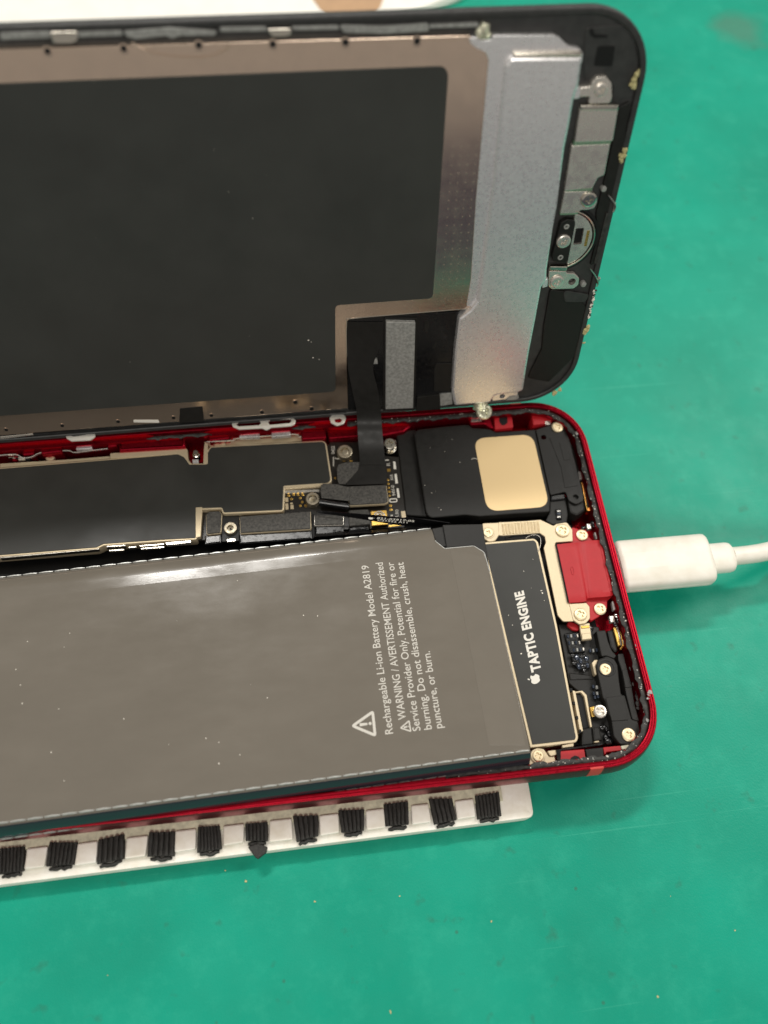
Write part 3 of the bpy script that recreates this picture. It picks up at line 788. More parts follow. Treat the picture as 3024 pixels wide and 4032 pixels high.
prism('bracket_tongue', rpoly(P(PH, zJ, [(905, 1200), (1000, 1190), (1022, 1345), (930, 1355), (915, 1280)], BZ - 0.3), 0.15), BZ - 0.8, BZ - 0.3, 'beige', brk, b=0.12)
prism('gold_strip', rpoly(P(PH, zJ, [(918, 1218), (996, 1212), (1000, 1236), (922, 1244)], BZ - 0.18), 0.05), BZ - 0.4, BZ - 0.18, 'goldb', brk, b=0.06)
prism('tongue_step', rpoly(P(PH, zJ, [(925, 1290), (1012, 1282), (1022, 1340), (930, 1350)], BZ - 0.15), 0.1), BZ - 0.5, BZ - 0.15, 'beige', brk, b=0.12)
# dark slot loop by the speaker
mk('black_gasket_loop', tube_vf(smooth_path([P1(PH, zJ, u, v, -2.2) for u, v in ((215, 400), (300, 375), (420, 372), (460, 395), (400, 405), (240, 412), (215, 400))], 4), 0.22, 8), 'blackg', PHONE)
mk('hair', tube_vf(smooth_path([P1(PH, zJ, u, v, -1.7) for u, v in ((400, 405), (440, 378), (500, 370), (540, 400), (540, 470), (520, 520))], 5), 0.045, 6), 'steel', PHONE)
# red port plate and hood
rp = [(828, 292), (925, 328), (985, 385), (1030, 420), (1240, 880), (1250, 905), (1165, 985), (1162, 1060), (1090, 1130), (1005, 1180), (960, 1000), (700, 460), (835, 430)]
plate = prism('port_plate', rpoly(P(PH, zJ, rp, -2.3), 0.4), -3.2, -2.3, 'redp', PHONE, b=0.12)
prism('red_gasket', rpoly(P(PH, zJ, [(800, 1170), (850, 1185), (905, 1215), (905, 1265), (840, 1255), (790, 1210)], -2.9), 0.5), -3.5, -2.9, 'redp', PHONE, b=0.2)
def hood():
    # lofted across: a raised red cover with a shallow valley along it
    A = [(694, 455), (840, 440), (905, 436), (960, 425), (1080, 414), (1108, 424)]
    B = [(810, 1000), (955, 988), (985, 960), (1030, 952), (1195, 938), (1232, 905)]
    zs = [-1.25, -1.15, -1.4, -1.2, -1.1, -1.35]
    a = [P1(PH, zJ, u, v, h) for (u, v), h in zip(A, zs)]; b = [P1(PH, zJ, u, v, h) for (u, v), h in zip(B, zs)]
    a, b = smooth_path(a, 5), smooth_path(b, 5)
    rows = 14; V = []; Fc = []; n = len(a)
    for k in range(rows + 1):
        t = k / rows
        for i in range(n):
            p = a[i].lerp(b[i], t); e = min(t, 1 - t)
            V.append((p.x, p.y, p.z - 0.16 * max(0, 1 - e * 18) ** 2))
    for k in range(rows):
        for i in range(n - 1):
            Fc.append((k * n + i, k * n + i + 1, (k + 1) * n + i + 1, (k + 1) * n + i))
    # skirt
    loop = [i for i in range(n)] + [k * n + n - 1 for k in range(1, rows + 1)] + [rows * n + i for i in range(n - 2, -1, -1)] + [k * n for k in range(rows - 1, 0, -1)]
    b0 = len(V)
    for i in loop: V.append((V[i][0], V[i][1], -2.6))
    for k in range(len(loop)):
        j = (k + 1) % len(loop)
        Fc.append((loop[k], loop[j], b0 + j, b0 + k))
    return mk('port_cover', (V, Fc), 'redp', PHONE, ang=50)
hd = hood()
prism('white_seal', rpoly(P(PH, zJ, [(1112, 432), (1138, 440), (1182, 600), (1240, 850), (1236, 885), (1214, 890), (1170, 690)], -1.5), 0.12), -2.0, -1.5, 'ink', hd, b=0.08)
prism('red_lip', rpoly(P(PH, zJ, [(1082, 416), (1112, 430), (1214, 892), (1195, 905)], -1.02), 0.1), -1.5, -1.02, 'redp', hd, b=0.1)
mk('molded_mark', tube_vf(smooth_path([P1(PH, zJ, u, v, -1.12) for u, v in ((822, 690), (825, 672), (842, 672), (852, 715), (850, 738), (836, 736), (822, 690))], 3), 0.03, 6), 'redp', hd)
mk('black_trim', tube_vf([P1(PH, zJ, u, v, -1.5) for u, v in ((688, 456), (715, 600), (760, 800), (802, 1000))], 0.16, 8), 'blackg', hd)
gold_screw(zJ, 55, 345, 48, BZ + 0.35, 0.9, ring=True, cross=0.45)
gold_screw(zJ, 750, 325, 65, BZ + 0.35, 0.45)
gold_screw(zJ, 918, 1108, 60, BZ + 0.4, 0.3)
gold_screw(zJ, 931, 368, 55, -1.95, 0.5)
gold_screw(zJ, 1100, 1058, 57, -1.95, 0.7)
# solder and clips beside the port
for q, h in (([(970, 265), (1012, 262), (1020, 310), (980, 318)], -2.2), ([(1180, 1125), (1225, 1120), (1240, 1180), (1195, 1188)], -2.2), ([(1040, 345), (1090, 338), (1098, 400), (1060, 412)], -2.4), ([(1205, 990), (1250, 975), (1262, 1050), (1220, 1080)], -2.3)):
    prism('port_clip', rpoly(P(PH, zJ, q, h), 0.15), h - 0.8, h, 'steel' if q[0][0] not in (1040, 1205) else 'pad', PHONE, b=0.12)
for i, (u, v, r) in enumerate(((1055, 265, 40), (1075, 310, 26), (1265, 1118, 34), (1275, 1160, 26), (1245, 1200, 22), (1015, 1240, 26), (945, 300, 22))):
    c = P1(PH, zJ, u, v, -2.3)
    mk('solder_blob', lump_vf((c.x, c.y, -2.5), rad(PH, zJ, u, v, r, -2.3), 0.5, seed=i + 20, n=12, m_=7, wob=0.12), 'solder' if i in (1, 2) else 'blackg', PHONE, ang=80)

# ================================================================== haptic motor
TZ = -1.75
tp = [tuple(P1(PH, z, u, v, TZ)[:2]) for z, u, v in ((zJ, 20, 457), (zJ, 478, 420), (zJ, 500, 440), (zK, 592, 30), (zK, 762, 935), (zK, 755, 958), (zK, 408, 998))]
x_l = P1(PH, zN, 1215, 900, TZ).x
tpl = rpoly(tp, [0, .3, .3, 0, .3, .3, 0])
hap = prism('haptic_motor', offset(ccw(tpl), -0.42), -5.5, TZ - 0.15, 'beige', PHONE, b=0.1)
prism('black_cover', tpl, TZ - 0.2, TZ, 'film', hap, b=0.05)
def n_pt(u, v): return P1(PH, zN, u, v, TZ)
lettering('lettering', 'TAPTIC ENGINE', hap, 'ink', n_pt(1402, 738), n_pt(1296, 264), n_pt(1350, 752) - n_pt(1402, 738), bold=0.045, spacing=1.08)
c = n_pt(1367, 790)
ey = n_pt(1332, 798) - c; ex = n_pt(1361, 760) - c
emblem(hap, c, ex * 1.15, ey * 0.95, 'ink')
# slotted metal edge
sl = [tuple(P1(PH, zK, u, v, TZ - 0.15)[:2]) for u, v in ((735, 556), (758, 560), (822, 885), (798, 902))]
tab = prism('slotted_edge', rpoly(sl, 0.1), -4, TZ - 0.2, 'beige', hap, b=0.06)
for v, u in ((550, 722), (658, 744), (778, 770), (888, 796)):
    prism('slot', rpoly(P(PH, zK, [(u - 8, v - 12), (u + 10, v - 12), (u + 14, v + 14), (u - 4, v + 14)], TZ - 0.1), 0.05), -2.4, TZ - 0.12, 'deep', hap, b=0)
for q in ([(650, 1005), (745, 985), (745, 1015), (652, 1028)], [(520, 1000), (640, 985), (642, 1000), (520, 1015)], [(415, 1010), (500, 1000), (500, 1012), (415, 1022)]):
    prism('folded_edge', rpoly(P(PH, zK, q, -2.2), 0.1), -3.2, -2.2, 'beige', hap, b=0.08)
prism('mounting_ear', rpoly(P(PH, zK, [(385, 1100), (405, 1045), (450, 1025), (500, 1035), (545, 1100), (590, 1095), (600, 1160), (380, 1175)], -2.1), [.3, .5, .5, .4, .3, .2, .2, .2]), -3.2, -2.1, 'beige', hap, b=0.12)
prism('folded_edge', rpoly(P(PH, zK, [(530, 1050), (600, 1042), (610, 1080), (560, 1095), (545, 1080)], -1.9), 0.15), -3, -1.9, 'beige', hap, b=0.1)
gold_screw(zK, 455, 1090, 46, -1.6, 0.2, cross=0.6, ring=True)

# ================================================================== lower corner: flex circuits, antenna bracket
FLX = -3.6
prism('flex_circuit', rpoly([*P(PH, zR, [(330, 20), (860, 60), (900, 600), (960, 1040), (1020, 1600), (640, 1610), (640, 1380)], FLX), *P(PH, zR, [(760, 1370), (700, 980), (560, 880), (470, 800)], FLX)], 0.4), -4.6, FLX, 'black', PHONE, b=0.15)
prism('flex_fold', rpoly(P(PH, zR, [(465, 655), (780, 690), (790, 745), (480, 755)], FLX + 0.2), 0.2), FLX - 0.3, FLX + 0.2, 'black', PHONE, b=0.2)
prism('steel_loop', rpoly(P(PH, zR, [(545, 905), (640, 890), (700, 950), (770, 1370), (745, 1380), (665, 970), (620, 915), (545, 925)], -2.9), 0.2), -4.5, -2.9, 'beige', PHONE, b=0.1)
prism('dark_window', rpoly(P(PH, zR, [(560, 930), (610, 925), (650, 970), (740, 1375), (650, 1390), (560, 960)], -3.5), 0.2), -4.5, -3.5, 'deep', PHONE, b=0.05)
prism('flex_tail', rpoly(P(PH, zR, [(640, 1390), (770, 1370), (790, 1600), (630, 1620)], -2.6), 0.2), -4, -2.6, 'black', PHONE, b=0.25)
prism('flex_tail', rpoly(P(PH, zR, [(770, 1365), (870, 1360), (905, 1540), (790, 1560)], -2.3), 0.25), -4, -2.3, 'black', PHONE, b=0.3)
prism('metal_foot', rpoly(P(PH, zR, [(795, 1555), (860, 1545), (865, 1570), (800, 1578)], -2.2), 0.1), -3, -2.2, 'beige', PHONE, b=0.1)
# coated chips
def chip(z, u, v, w, h_, zz, m='bluechip', sl=6):
    o = prism('coated_chip', rpoly(P(PH, z, [(u, v), (u + w, v - w * .05), (u + w + sl, v + h_), (u + sl, v + h_)], zz), 0.12), zz - 0.5, zz, m, PHONE, b=0.1)
    return o
blk = prism('coated_block', rpoly(P(PH, zR, [(405, 145), (605, 120), (640, 250), (690, 390), (470, 400)], -3.1), 0.3), -4, -3.1, 'blackg', PHONE, b=0.2)
for k, (u, v) in enumerate([(440, 160), (480, 155), (525, 150), (565, 150), (455, 245), (500, 245), (545, 243), (590, 240), (515, 340), (560, 335), (600, 330), (640, 325), (730, 345), (770, 345), (815, 340)]):
    chip(zR, u, v, 26, 44, -2.85 - 0.05 * (k % 3), ('bluechip', 'pad', 'bluechip', 'steel')[k % 4])
cl = prism('coated_block', rpoly(P(PH, zR, [(490, 430), (560, 400), (710, 430), (745, 590), (680, 640), (580, 600), (520, 540)], -2.9), 0.5), -4, -2.9, 'blackg', PHONE, b=0.3)
for k, (u, v, r) in enumerate([(520, 430, 34), (570, 455, 38), (650, 440, 36), (700, 470, 30), (540, 530, 34), (595, 575, 34), (660, 570, 36), (710, 560, 34), (670, 625, 30), (620, 500, 30)]):
    c = P1(PH, zR, u, v, -2.7)
    mk('coated_chip', lump_vf((c.x, c.y, -2.85), rad(PH, zR, u, v, r, -2.7), 0.45, seed=50 + k, n=12, m_=8, wob=0.1), 'bluechip' if k % 2 else 'blackg', PHONE, ang=80)
for k, (u, v) in enumerate([(770, 815), (815, 825), (850, 820), (775, 905), (820, 905), (790, 955), (830, 945)]):
    chip(zR, u, v, 30, 44, -2.9, ('bluechip', 'pad', 'bluechip')[k % 3])
for k, (u, v, r) in enumerate([(910, 1370, 40), (955, 1390, 30), (990, 1450, 40), (950, 1500, 44), (985, 1560, 50)]):
    c = P1(PH, zR, u, v, -2.9)
    mk('solder_blob', lump_vf((c.x, c.y, -3.0), rad(PH, zR, u, v, r, -2.9), 0.5, seed=70 + k, n=12, m_=8, wob=0.14), 'blackg', PHONE, ang=80)
# antenna bracket
AZ = -1.7
s1 = P1(PH, zR, 945, 610, AZ)
ab = prism('antenna_bracket', rpoly(P(PH, zR, [(820, 560), (860, 480), (960, 440), (1060, 480), (1105, 560), (1125, 760), (1150, 940), (1200, 960), (1285, 1265), (1370, 1290), (1400, 1420), (1370, 1540), (1260, 1610), (1120, 1580), (1050, 1490), (1020, 1280), (940, 1030), (905, 980), (850, 720)], AZ),
            [.6, .6, .6, .6, .5, .2, .2, .2, .2, .4, .6, .9, 1.0, .9, .6, .3, .2, .2, .4]), -5.2, AZ, 'black', PHONE, b=0.18)
prism('bracket_arm', rpoly(P(PH, zR, [(822, 110), (945, 100), (985, 260), (1030, 370), (1095, 440), (1060, 475), (960, 440), (890, 450)], AZ - 0.1), [.2, .3, .5, .6, .4, .2, .3, .3]), -5, AZ - 0.1, 'black', ab, b=0.18)
prism('raised_panel', rpoly(P(PH, zR, [(945, 985), (1180, 955), (1245, 1275), (1025, 1290)], AZ + 0.15), 0.15), AZ - 0.2, AZ + 0.15, 'black', ab, b=0.06)
prism('bracket_rail', rpoly(P(PH, zR, [(1105, 410), (1180, 405), (1230, 610), (1290, 850), (1330, 1080), (1390, 1300), (1290, 1265), (1215, 960), (1150, 620), (1110, 500)], AZ - 0.25), 0.2), -5, AZ - 0.25, 'black', ab, b=0.15)
prism('rail_step', rpoly(P(PH, zR, [(1160, 630), (1225, 612), (1290, 842), (1205, 855)], AZ - 0.1), 0.1), AZ - 0.5, AZ - 0.1, 'black', ab, b=0.06)
prism('screw_recess', circ(P1(PH, zR, 958, 590, AZ), rad(PH, zR, 958, 590, 120, AZ), 32), AZ - 0.1, AZ + 0.1, 'black', ab, b=0.05, holes=[circ(P1(PH, zR, 955, 600, AZ), rad(PH, zR, 955, 600, 98, AZ), 32)])
gold_screw(zR, 945, 610, 76, AZ + 0.25, 0.2, cross=0.55)
gold_screw(zR, 1250, 1468, 88, AZ + 0.3, 0.5, cross=0.5)
gold_screw(zR, 878, 1160, 88, -2.0, 0.7, m='steel', cross=0.65, hh=0.5)
prism('gold_foil_tab', rpoly(P(PH, zR, [(740, 1110), (800, 1095), (810, 1230), (765, 1235)], -2.6), 0.1), -3.2, -2.6, 'goldb', PHONE, b=0.05)
prism('steel_clip', rpoly(P(PH, zR, [(765, 530), (800, 490), (850, 485), (830, 560), (830, 690), (800, 680)], -2.3), 0.3), -3.5, -2.3, 'beige', PHONE, b=0.15)
prism('microphone_seal', rpoly(P(PH, zR, [(965, 110), (1040, 90), (1110, 370), (1070, 400), (1010, 330)], -2.4), 0.4), -5, -2.4, 'black', PHONE, b=0.3)
prism('gold_bar', rpoly(P(PH, zR, [(1040, 70), (1100, 55), (1165, 300), (1105, 315)], -2.2), 0.08), -4, -2.2, 'goldb', PHONE, b=0.15)
prism('silver_bar', rpoly(P(PH, zR, [(1085, 62), (1110, 55), (1168, 300), (1145, 305)], -2.1), 0.06), -3, -2.1, 'chrome', PHONE, b=0.06)
prism('gold_bar', rpoly(P(PH, zR, [(1125, 55), (1145, 48), (1195, 300), (1150, 360), (1125, 345), (1165, 300)], -2.5), 0.08), -4, -2.5, 'goldb', PHONE, b=0.08)
prism('copper_pad', rpoly(P(PH, zR, [(1165, 228), (1205, 222), (1212, 275), (1180, 282)], -2.3), 0.08), -3, -2.3, 'beige', PHONE, b=0.08)
# ragged debris between bracket and rim
for k in range(26):
    t = k / 25
    u, v = 1190 + 210 * t + rnd.uniform(-22, 22), 110 + 1000 * t + rnd.uniform(-20, 20)
    c = P1(PH, zR, u, v, -2.4)
    mk('debris_flake', lump_vf((c.x, c.y, -2.5 + rnd.uniform(-.3, .2)), rnd.uniform(0.25, 0.6), 0.4, seed=100 + k, n=7, m_=4, wob=0.5), 'gasket', PHONE)
# red tab with black hole mark near the corner
prism('red_tab', rpoly(P(PH, zK, [(632, 1052), (830, 1038), (846, 1136), (640, 1160)], -1.9), 0.15), -3, -1.9, 'redp', PHONE, b=0.05)
prism('hole_mark', rpoly(P(PH, zK, [(712, 1142), (722, 1105), (755, 1088), (790, 1100), (806, 1135)], -1.86), 0.3), -1.95, -1.86, 'deep', PHONE, b=0)
prism('black_tab', rpoly(P(PH, zK, [(840, 1038), (985, 1022), (990, 1095), (860, 1130)], -1.8), 0.1), -3, -1.8, 'black', PHONE, b=0.08)
prism('red_tab', rpoly(P(PH, zK, [(985, 1022), (1125, 1008), (1135, 1045), (1010, 1060), (1000, 1090)], -1.7), 0.15), -3, -1.7, 'redp', PHONE, b=0.06)
prism('wire_guide', rpoly(P(PH, zK, [(600, 1040), (985, 985), (985, 1000), (640, 1048), (640, 1150), (620, 1160)], -1.6), 0.1), -2.6, -1.6, 'blackg', PHONE, b=0.1)
prism('grip_pad', rpoly(P(PH, zK, [(1125, 1010), (1200, 1000), (1215, 1030), (1140, 1040)], -1.6), 0.2), -2.6, -1.6, 'whitep', PHONE, b=0.1)

# battery connector cable standing on its edge, with its print
up_ = [(zH, 150, 1195, -0.9), (zH, 560, 1228, -0.5), (zH, 1000, 1265, 0.0), (zH, 1400, 1300, 0.1), (zI, 0, 806, 0.1), (zI, 150, 826, 0.0), (zI, 285, 846, -0.4)]
lo_ = [(zH, 170, 1228, -1.2), (zH, 560, 1280, -1.2), (zH, 1000, 1352, -1.2), (zH, 1280, 1392, -1.2), (zI, 0, 850, -1.2), (zI, 150, 862, -1.2), (zI, 285, 858, -0.9)]
ua = smooth_path([P1(PH, z, u, v, h) for z, u, v, h in up_], 5); la = smooth_path([P1(PH, z, u, v, h) for z, u, v, h in lo_], 5)
cab = mk('battery_connector_cable', ribbon_vf(ua, la, -0.12), 'blackg', PHONE)
def cab_text(s, a, b, t0, t1):
    mid = lambda u, v, t: P1(PH, zH, u, v, -0.15 - 0.9 * t)
    p0, p1 = mid(*a, t0), mid(*b, t0); up = mid(*t1, t0 - 0.25) - p0
    lettering('lettering', s, cab, 'ink', p0 + Vector((0, 0, .12)), p1 + Vector((0, 0, .12)), up, bold=0.01, spacing=1.05)
cab_text('821-03917-05', (938, 1308), (1425, 1348), 0.25, (948, 1286))
cab_text('C21522 A11', (948, 1334), (1338, 1366), 0.6, (952, 1314))
c = P1(PH, zH, 862, 1302, -0.25)
emblem(cab, c + Vector((0, 0, .15)), (P1(PH, zH, 862, 1284, -0.1) - c) * 0.9, (P1(PH, zH, 812, 1300, -0.25) - c) * -0.75, 'ink')
mk('battery_connector_tail', ribbon_vf([P1(PH, zG, u, v, -1.4) for u, v in ((900, 935), (1200, 912), (1500, 895), (1659, 885))], [P1(PH, zG, u, v, -2.2) for u, v in ((900, 915), (1200, 895), (1500, 878), (1659, 866))], 0.1), 'blackg', PHONE)
prism('yellow_film', rpoly(P(PH, zH, [(1095, 1385), (1280, 1365), (1262, 1392), (1100, 1410)], -2.6), 0.05), -2.75, -2.6, 'goldb', PHONE, b=0.02)

# ================================================================== battery
BT = 0.0
TAU = math.atan(0.25 / 48)
BF = Frame((0, 17, RIM + 2.3), ((1, 0, 0), (0, math.cos(TAU), -math.sin(TAU)), (0, math.sin(TAU), math.cos(TAU))))   # near side lifted above the rim
BATT = thing('battery', 'grey wrapped rechargeable battery with printed warning, lifted at its near side', 'battery', BF, (-70, -24, -4.2))
t_l = P1(BF, zF, 0, 1432, -0.9); t_r = P1(BF, zI, 165, 886, -0.9)
b_l = P1(BF, zL, 0, 515, BT); b_r = P1(BF, zN, 1340, 1212, BT)
XB = -128.0
slope = (t_r.y - t_l.y) / (t_r.x - t_l.x); slb = (b_r.y - b_l.y) / (b_r.x - b_l.x)
mid = rpoly([tuple(b_r[:2])] + P(BF, zI, [(545, 1160), (508, 1035), (440, 994), (250, 1011), (192, 965)], BT) + [tuple(t_r[:2])], [0, 0, .9, .6, .5, .5, 0], 5)
bp_ = [(XB, b_l.y + slb * (XB - b_l.x))] + mid + [(XB, t_l.y + slope * (XB - t_l.x))]
nb = len(bp_)
e_top, e_bot = nb - 2, 0
def dists(top, bot, oth): return [top if i == e_top else bot if i == e_bot else oth for i in range(nb)]
def zlist(top, oth): return [top if i in (nb - 1, nb - 2) else oth for i in range(nb)]
lb_a = P1(BF, zL, 0, 612, -3.2); lb_b = P1(BF, zM, 1280, 318, -3.2)
DB = ((bp_[0][1] - lb_a.y) + (bp_[1][1] - lb_b.y)) / 2 + 0.15
ringD = (offset(bp_, dists(-0.1, -DB, -0.05)), -3.3)
ringD2 = (offset(bp_, dists(-0.25, -DB * .72, -0.05)), -1.6)
ringC0 = (offset(bp_, dists(-0.2, -0.35, -0.03)), zlist(-1.3, BT - 0.35))
ringC = (bp_, zlist(-0.9, BT - 0.12))
ringB = (offset(bp_, dists(0.8, .12, .07)), zlist(-0.32, BT - .03))
ringB2 = (offset(bp_, dists(1.6, .2, .1)), zlist(-0.12, BT - .012))
ringB3 = (offset(bp_, dists(2.6, .26, .12)), zlist(-0.045, BT - .005))
ringA = (offset(bp_, dists(4.4, .35, .15)), zlist(BT, BT))
bat = mk('wrap', loft([ringC0, ringC, ringB, ringB2, ringB3, ringA], closed_bot=False), 'batt', BATT, ang=30)
mk('side_film', loft([ringD, ringD2, ringC0], closed_top=False), 'battside', BATT, ang=60)
BTZ = BT + 0.02
tp_ = P(BF, zN, [(850, 12), (970, 600), (1085, 1195), (1325, 1195), (1140, 330), (1080, 60)], BTZ)
prism('clear_tape', offset(ccw(rpoly(tp_[:3] + tp_[3:], 0.3)), 0.3), BT - 0.05, BTZ, 'tape', bat, b=0.015)
pale = mk('wrap_edge', tube_vf(smooth_path([Vector((x, y, BT - 0.06)) for x, y in mid[1:-1]], 2), 0.09, 6), 'crimp', BATT)
# crimped film edge: short pale dashes along both long sides
def dashes(p, q, n, z_p, z_q, w, name='film_crimp', skip=()):
    a, b = Vector((p[0], p[1], z_p)), Vector((q[0], q[1], z_q)); d = (b - a) / n
    s = Vector((-d.y, d.x, 0)).normalized() * w
    for i in range(n):
        if i in skip: continue
        o = a + d * i; e = a + d * (i + 0.93)
        m_ = (o + e) / 2 + s * 0.25
        path = [o + d * .02, m_ + (o - m_) * .5, m_, m_ + (e - m_) * .5, e]
        mk(name, tube_vf(path, [w * .35, w * .6, w * .65, w * .6, w * .3], 6), 'crimp', BATT)
dashes(bp_[0], bp_[1], 44, BT - 0.05, BT - 0.05, 0.24)
dashes(ringC0[0][-1], ringC0[0][-2], 38, -1.0, -1.0, 0.2)
dashes((lb_a.x, lb_a.y), (lb_b.x, lb_b.y), 36, -3.2, -3.2, 0.2)
dashes((XB, lb_a.y - (lb_b.y - lb_a.y) * (lb_a.x - XB) / (lb_b.x - lb_a.x)), (lb_a.x, lb_a.y), 9, -3.2, -3.2, 0.2)
# black flap at the connector corner
prism('connector_flap', rpoly(P(BF, zI, [(165, 880), (235, 868), (236, 855), (498, 850), (545, 1160), (600, 1400), (560, 1420), (520, 1200), (440, 1000), (200, 1000)], -0.7), 0.2), -3.0, -0.7, 'black', BATT, b=0.15)
prism('flap_fold', rpoly(P(BF, zI, [(236, 856), (498, 850), (540, 1120), (500, 1035), (440, 994), (262, 1008)], -0.35), 0.2), -0.8, -0.35, 'black', BATT, b=0.15)
def bn(u, v): return P1(BF, zN, u, v, BTZ)
upv = bn(479, 1119) - bn(525, 1113)
for s, a, b in (('Rechargeable Li-ion Battery Model A2819', (525, 1113), (378, 113)), ('WARNING / AVERTISSEMENT Authorized', (602, 1028), (462, 97)),
                ('Service Provider Only. Potential for fire or', (688, 1095), (527, 95)), ('burning. Do not disassemble, crush, heat', (755, 1087), (585, 95)), ('puncture, or burn.', (818, 1080), (742, 624))):
    lettering('lettering', s, bat, 'inkg', bn(*a), bn(*b), upv, bold=0.006)
def sign(apex, c1, c2, w, bar, dot, dr):
    tri = ccw([tuple(bn(*p)[:2]) for p in (apex, c1, c2)])
    prism('warning_triangle', rpoly(tri, w), BT, BTZ + 0.01, 'inkg', bat, b=0, holes=[offset(tri, w)])
    q = [Vector(bn(*p)) for p in bar]
    d = (q[1] - q[0]).normalized(); s = Vector((-d.y, d.x, 0)) * dr
    prism('exclamation_bar', [tuple((q[0] + s)[:2]), tuple((q[1] + s * .7)[:2]), tuple((q[1] - s * .7)[:2]), tuple((q[0] - s)[:2])], BT, BTZ + 0.01, 'inkg', bat, b=0)
    prism('exclamation_dot', circ(bn(*dot), dr, 10), BT, BTZ + 0.01, 'inkg', bat, b=0)
sign((268, 1070), (410, 970), (427, 1137), 0.42, ((326, 1062), (372, 1056)), (388, 1054), 0.24)
sign((562, 1082), (622, 1030), (634, 1106), 0.2, ((588, 1078), (610, 1072)), (620, 1071), 0.14)

# ================================================================== display
DISP = thing('display_panel', 'black phone display standing upright with its metal back facing the viewer', 'phone display', DS, (-69.5, 0, 0))
DX1, DX0, DL, DR = -1.6, -137.6, 65.6, 9.5
def drect(d):
    x0, x1, y0, y1, r = DX0 + d, DX1 - d, d - 1.3, DL - d, max(0.5, DR - d)
    out = []
    for cx, cy, a0 in ((x1 - r, y1 - r, 0), (x0 + r, y1 - r, 90), (x0 + r, y0 + r, 180), (x1 - r, y0 + r, 270)):
        for i in range(13):
            a = math.radians(a0 + 90 * i / 12); out.append((cx + r * math.cos(a), cy + r * math.sin(a)))
    return out
mk('front_glass', loft([(drect(0.5), -1.9), (drect(0.2), -1.75), (drect(0.15), -1.2)]), 'blackg', DISP)
dfr = mk('bezel_frame', loft([(drect(0.1), -1.3), (drect(0), -0.9), (drect(0.02), -0.25), (drect(0.12), -0.08), (drect(0.3), 0), (drect(0.8), 0), (drect(0.95), -0.1), (drect(1.0), -0.55)]), 'bezel', DISP)
def D(z, pts, h): return P(DS, z, pts, h)
def dprism(name, poly, h0, h1, m, parent=DISP, b=0.06, holes=None): return prism(name, poly, h0, h1, m, parent, b=b, holes=holes)
def dv(z, u, v, h): return P1(DS, z, u, v, h)
# shield sheet behind the lcd
HS = 0.25
top_v = dv(zB, 900, 225, HS).y
sh = [(DX0 + 3, top_v), tuple(dv(zC, 250, 232, HS)[:2]), tuple(dv(zC, 420, 400, HS)[:2]), tuple(dv(zE, 905, 160, HS)[:2]), tuple(dv(zE, 250, 212, HS)[:2]), tuple(dv(zE, 224, 235, HS)[:2]),
      tuple(dv(zE, 236, 690, HS)[:2]), (dv(zE, 236, 690, HS).x, 0.9), (DX0 + 3, 0.9)]
shield = dprism('lcd_shield', rpoly(sh, [0, .5, 0, .2, .6, .6, 0, 0, 0]), -0.6, HS, 'shield')
HF = 0.38
ft = dv(zB, 800, 462, HF).y
fm = [(DX0 + 6, ft), (dv(zB, 1605, 440, HF).x, ft), tuple(dv(zE, 697, 104, HF)[:2]), tuple(dv(zE, 166, 142, HF)[:2]), tuple(dv(zE, 168, 612, HF)[:2]), (DX0 + 6, dv(zF, 800, 190, HF).y)]
dprism('graphite_film', rpoly(fm, [0, 1.6, .9, 0.8, 1.0, 0], 6), HS - 0.05, HF, 'graphite', b=0.05)
# rivet holes
def dimple(z, u, v, r, pale=True):
    c = dv(z, u, v, HS + 0.03); R_ = rad(DS, z, u, v, r, HS)
    o = lathe('rivet_hole', c, [(R_, HS - 0.05), (R_, HS + 0.02), (R_ * .9, HS + 0.035), (R_ * .62, HS + 0.02), (R_ * .6, HS + 0.005)], 'shield', shield, n=18)
    lathe('rivet_core', c, [(R_ * .62, HS - 0.02), (R_ * .62, HS + 0.022), (R_ * .3, HS + 0.03)], 'deep', o, n=14)
for z, u, v in ((zA, 310, 335), (zA, 808, 318), (zA, 1298, 296), (zB, 455, 290), (zB, 930, 278), (zB, 1397, 270)): dimple(z, u, v, 34)
for z, u, v in ((zF, 45, 356), (zF, 452, 326), (zF, 857, 297), (zF, 1260, 269), (zF, 1535, 252), (zG, 550, 123), (zG, 768, 58), (zG, 875, 100)): dimple(z, u, v, 22)
dprism('black_tape', rpoly(D(zF, [(1305, 200), (1470, 185), (1482, 290), (1300, 305)], HS + 0.08), 0.25), HS - 0.1, HS + 0.08, 'black')
dprism('white_sliver', rpoly(D(zF, [(968, 283), (1150, 283), (1158, 305), (970, 302)], HS + 0.05), 0.15), HS - 0.1, HS + 0.05, 'ink')
# pin-prick dimples
V, Fc = [], []
for j in range(26):
    for i in range(4):
        y = dv(zB, 1600, 960, HS).y - j * 1.35; x = dv(zB, 1620, 1100, HS).x + i * 1.15 - 0.0 * j
        if y < dv(zE, 600, 140, HS).y: continue
        v2, f2 = lathe_vf((x, y), [(.1, HS), (.07, HS + .015), (.03, HS + .02)], 6)
        b = len(V); V += v2; Fc += [tuple(q + b for q in f) for f in f2]
for j in range(3):
    for i in range(20):
        x = dv(zE, 230, 160, HS).x + i * 1.35; y = dv(zE, 230, 195, HS).y + j * 1.0
        v2, f2 = lathe_vf((x, y), [(.1, HS), (.07, HS + .015), (.03, HS + .02)], 6)
        b = len(V); V += v2; Fc += [tuple(q + b for q in f) for f in f2]
tag(mk('dimple_field', (V, Fc), 'shield', shield), kind='stuff')
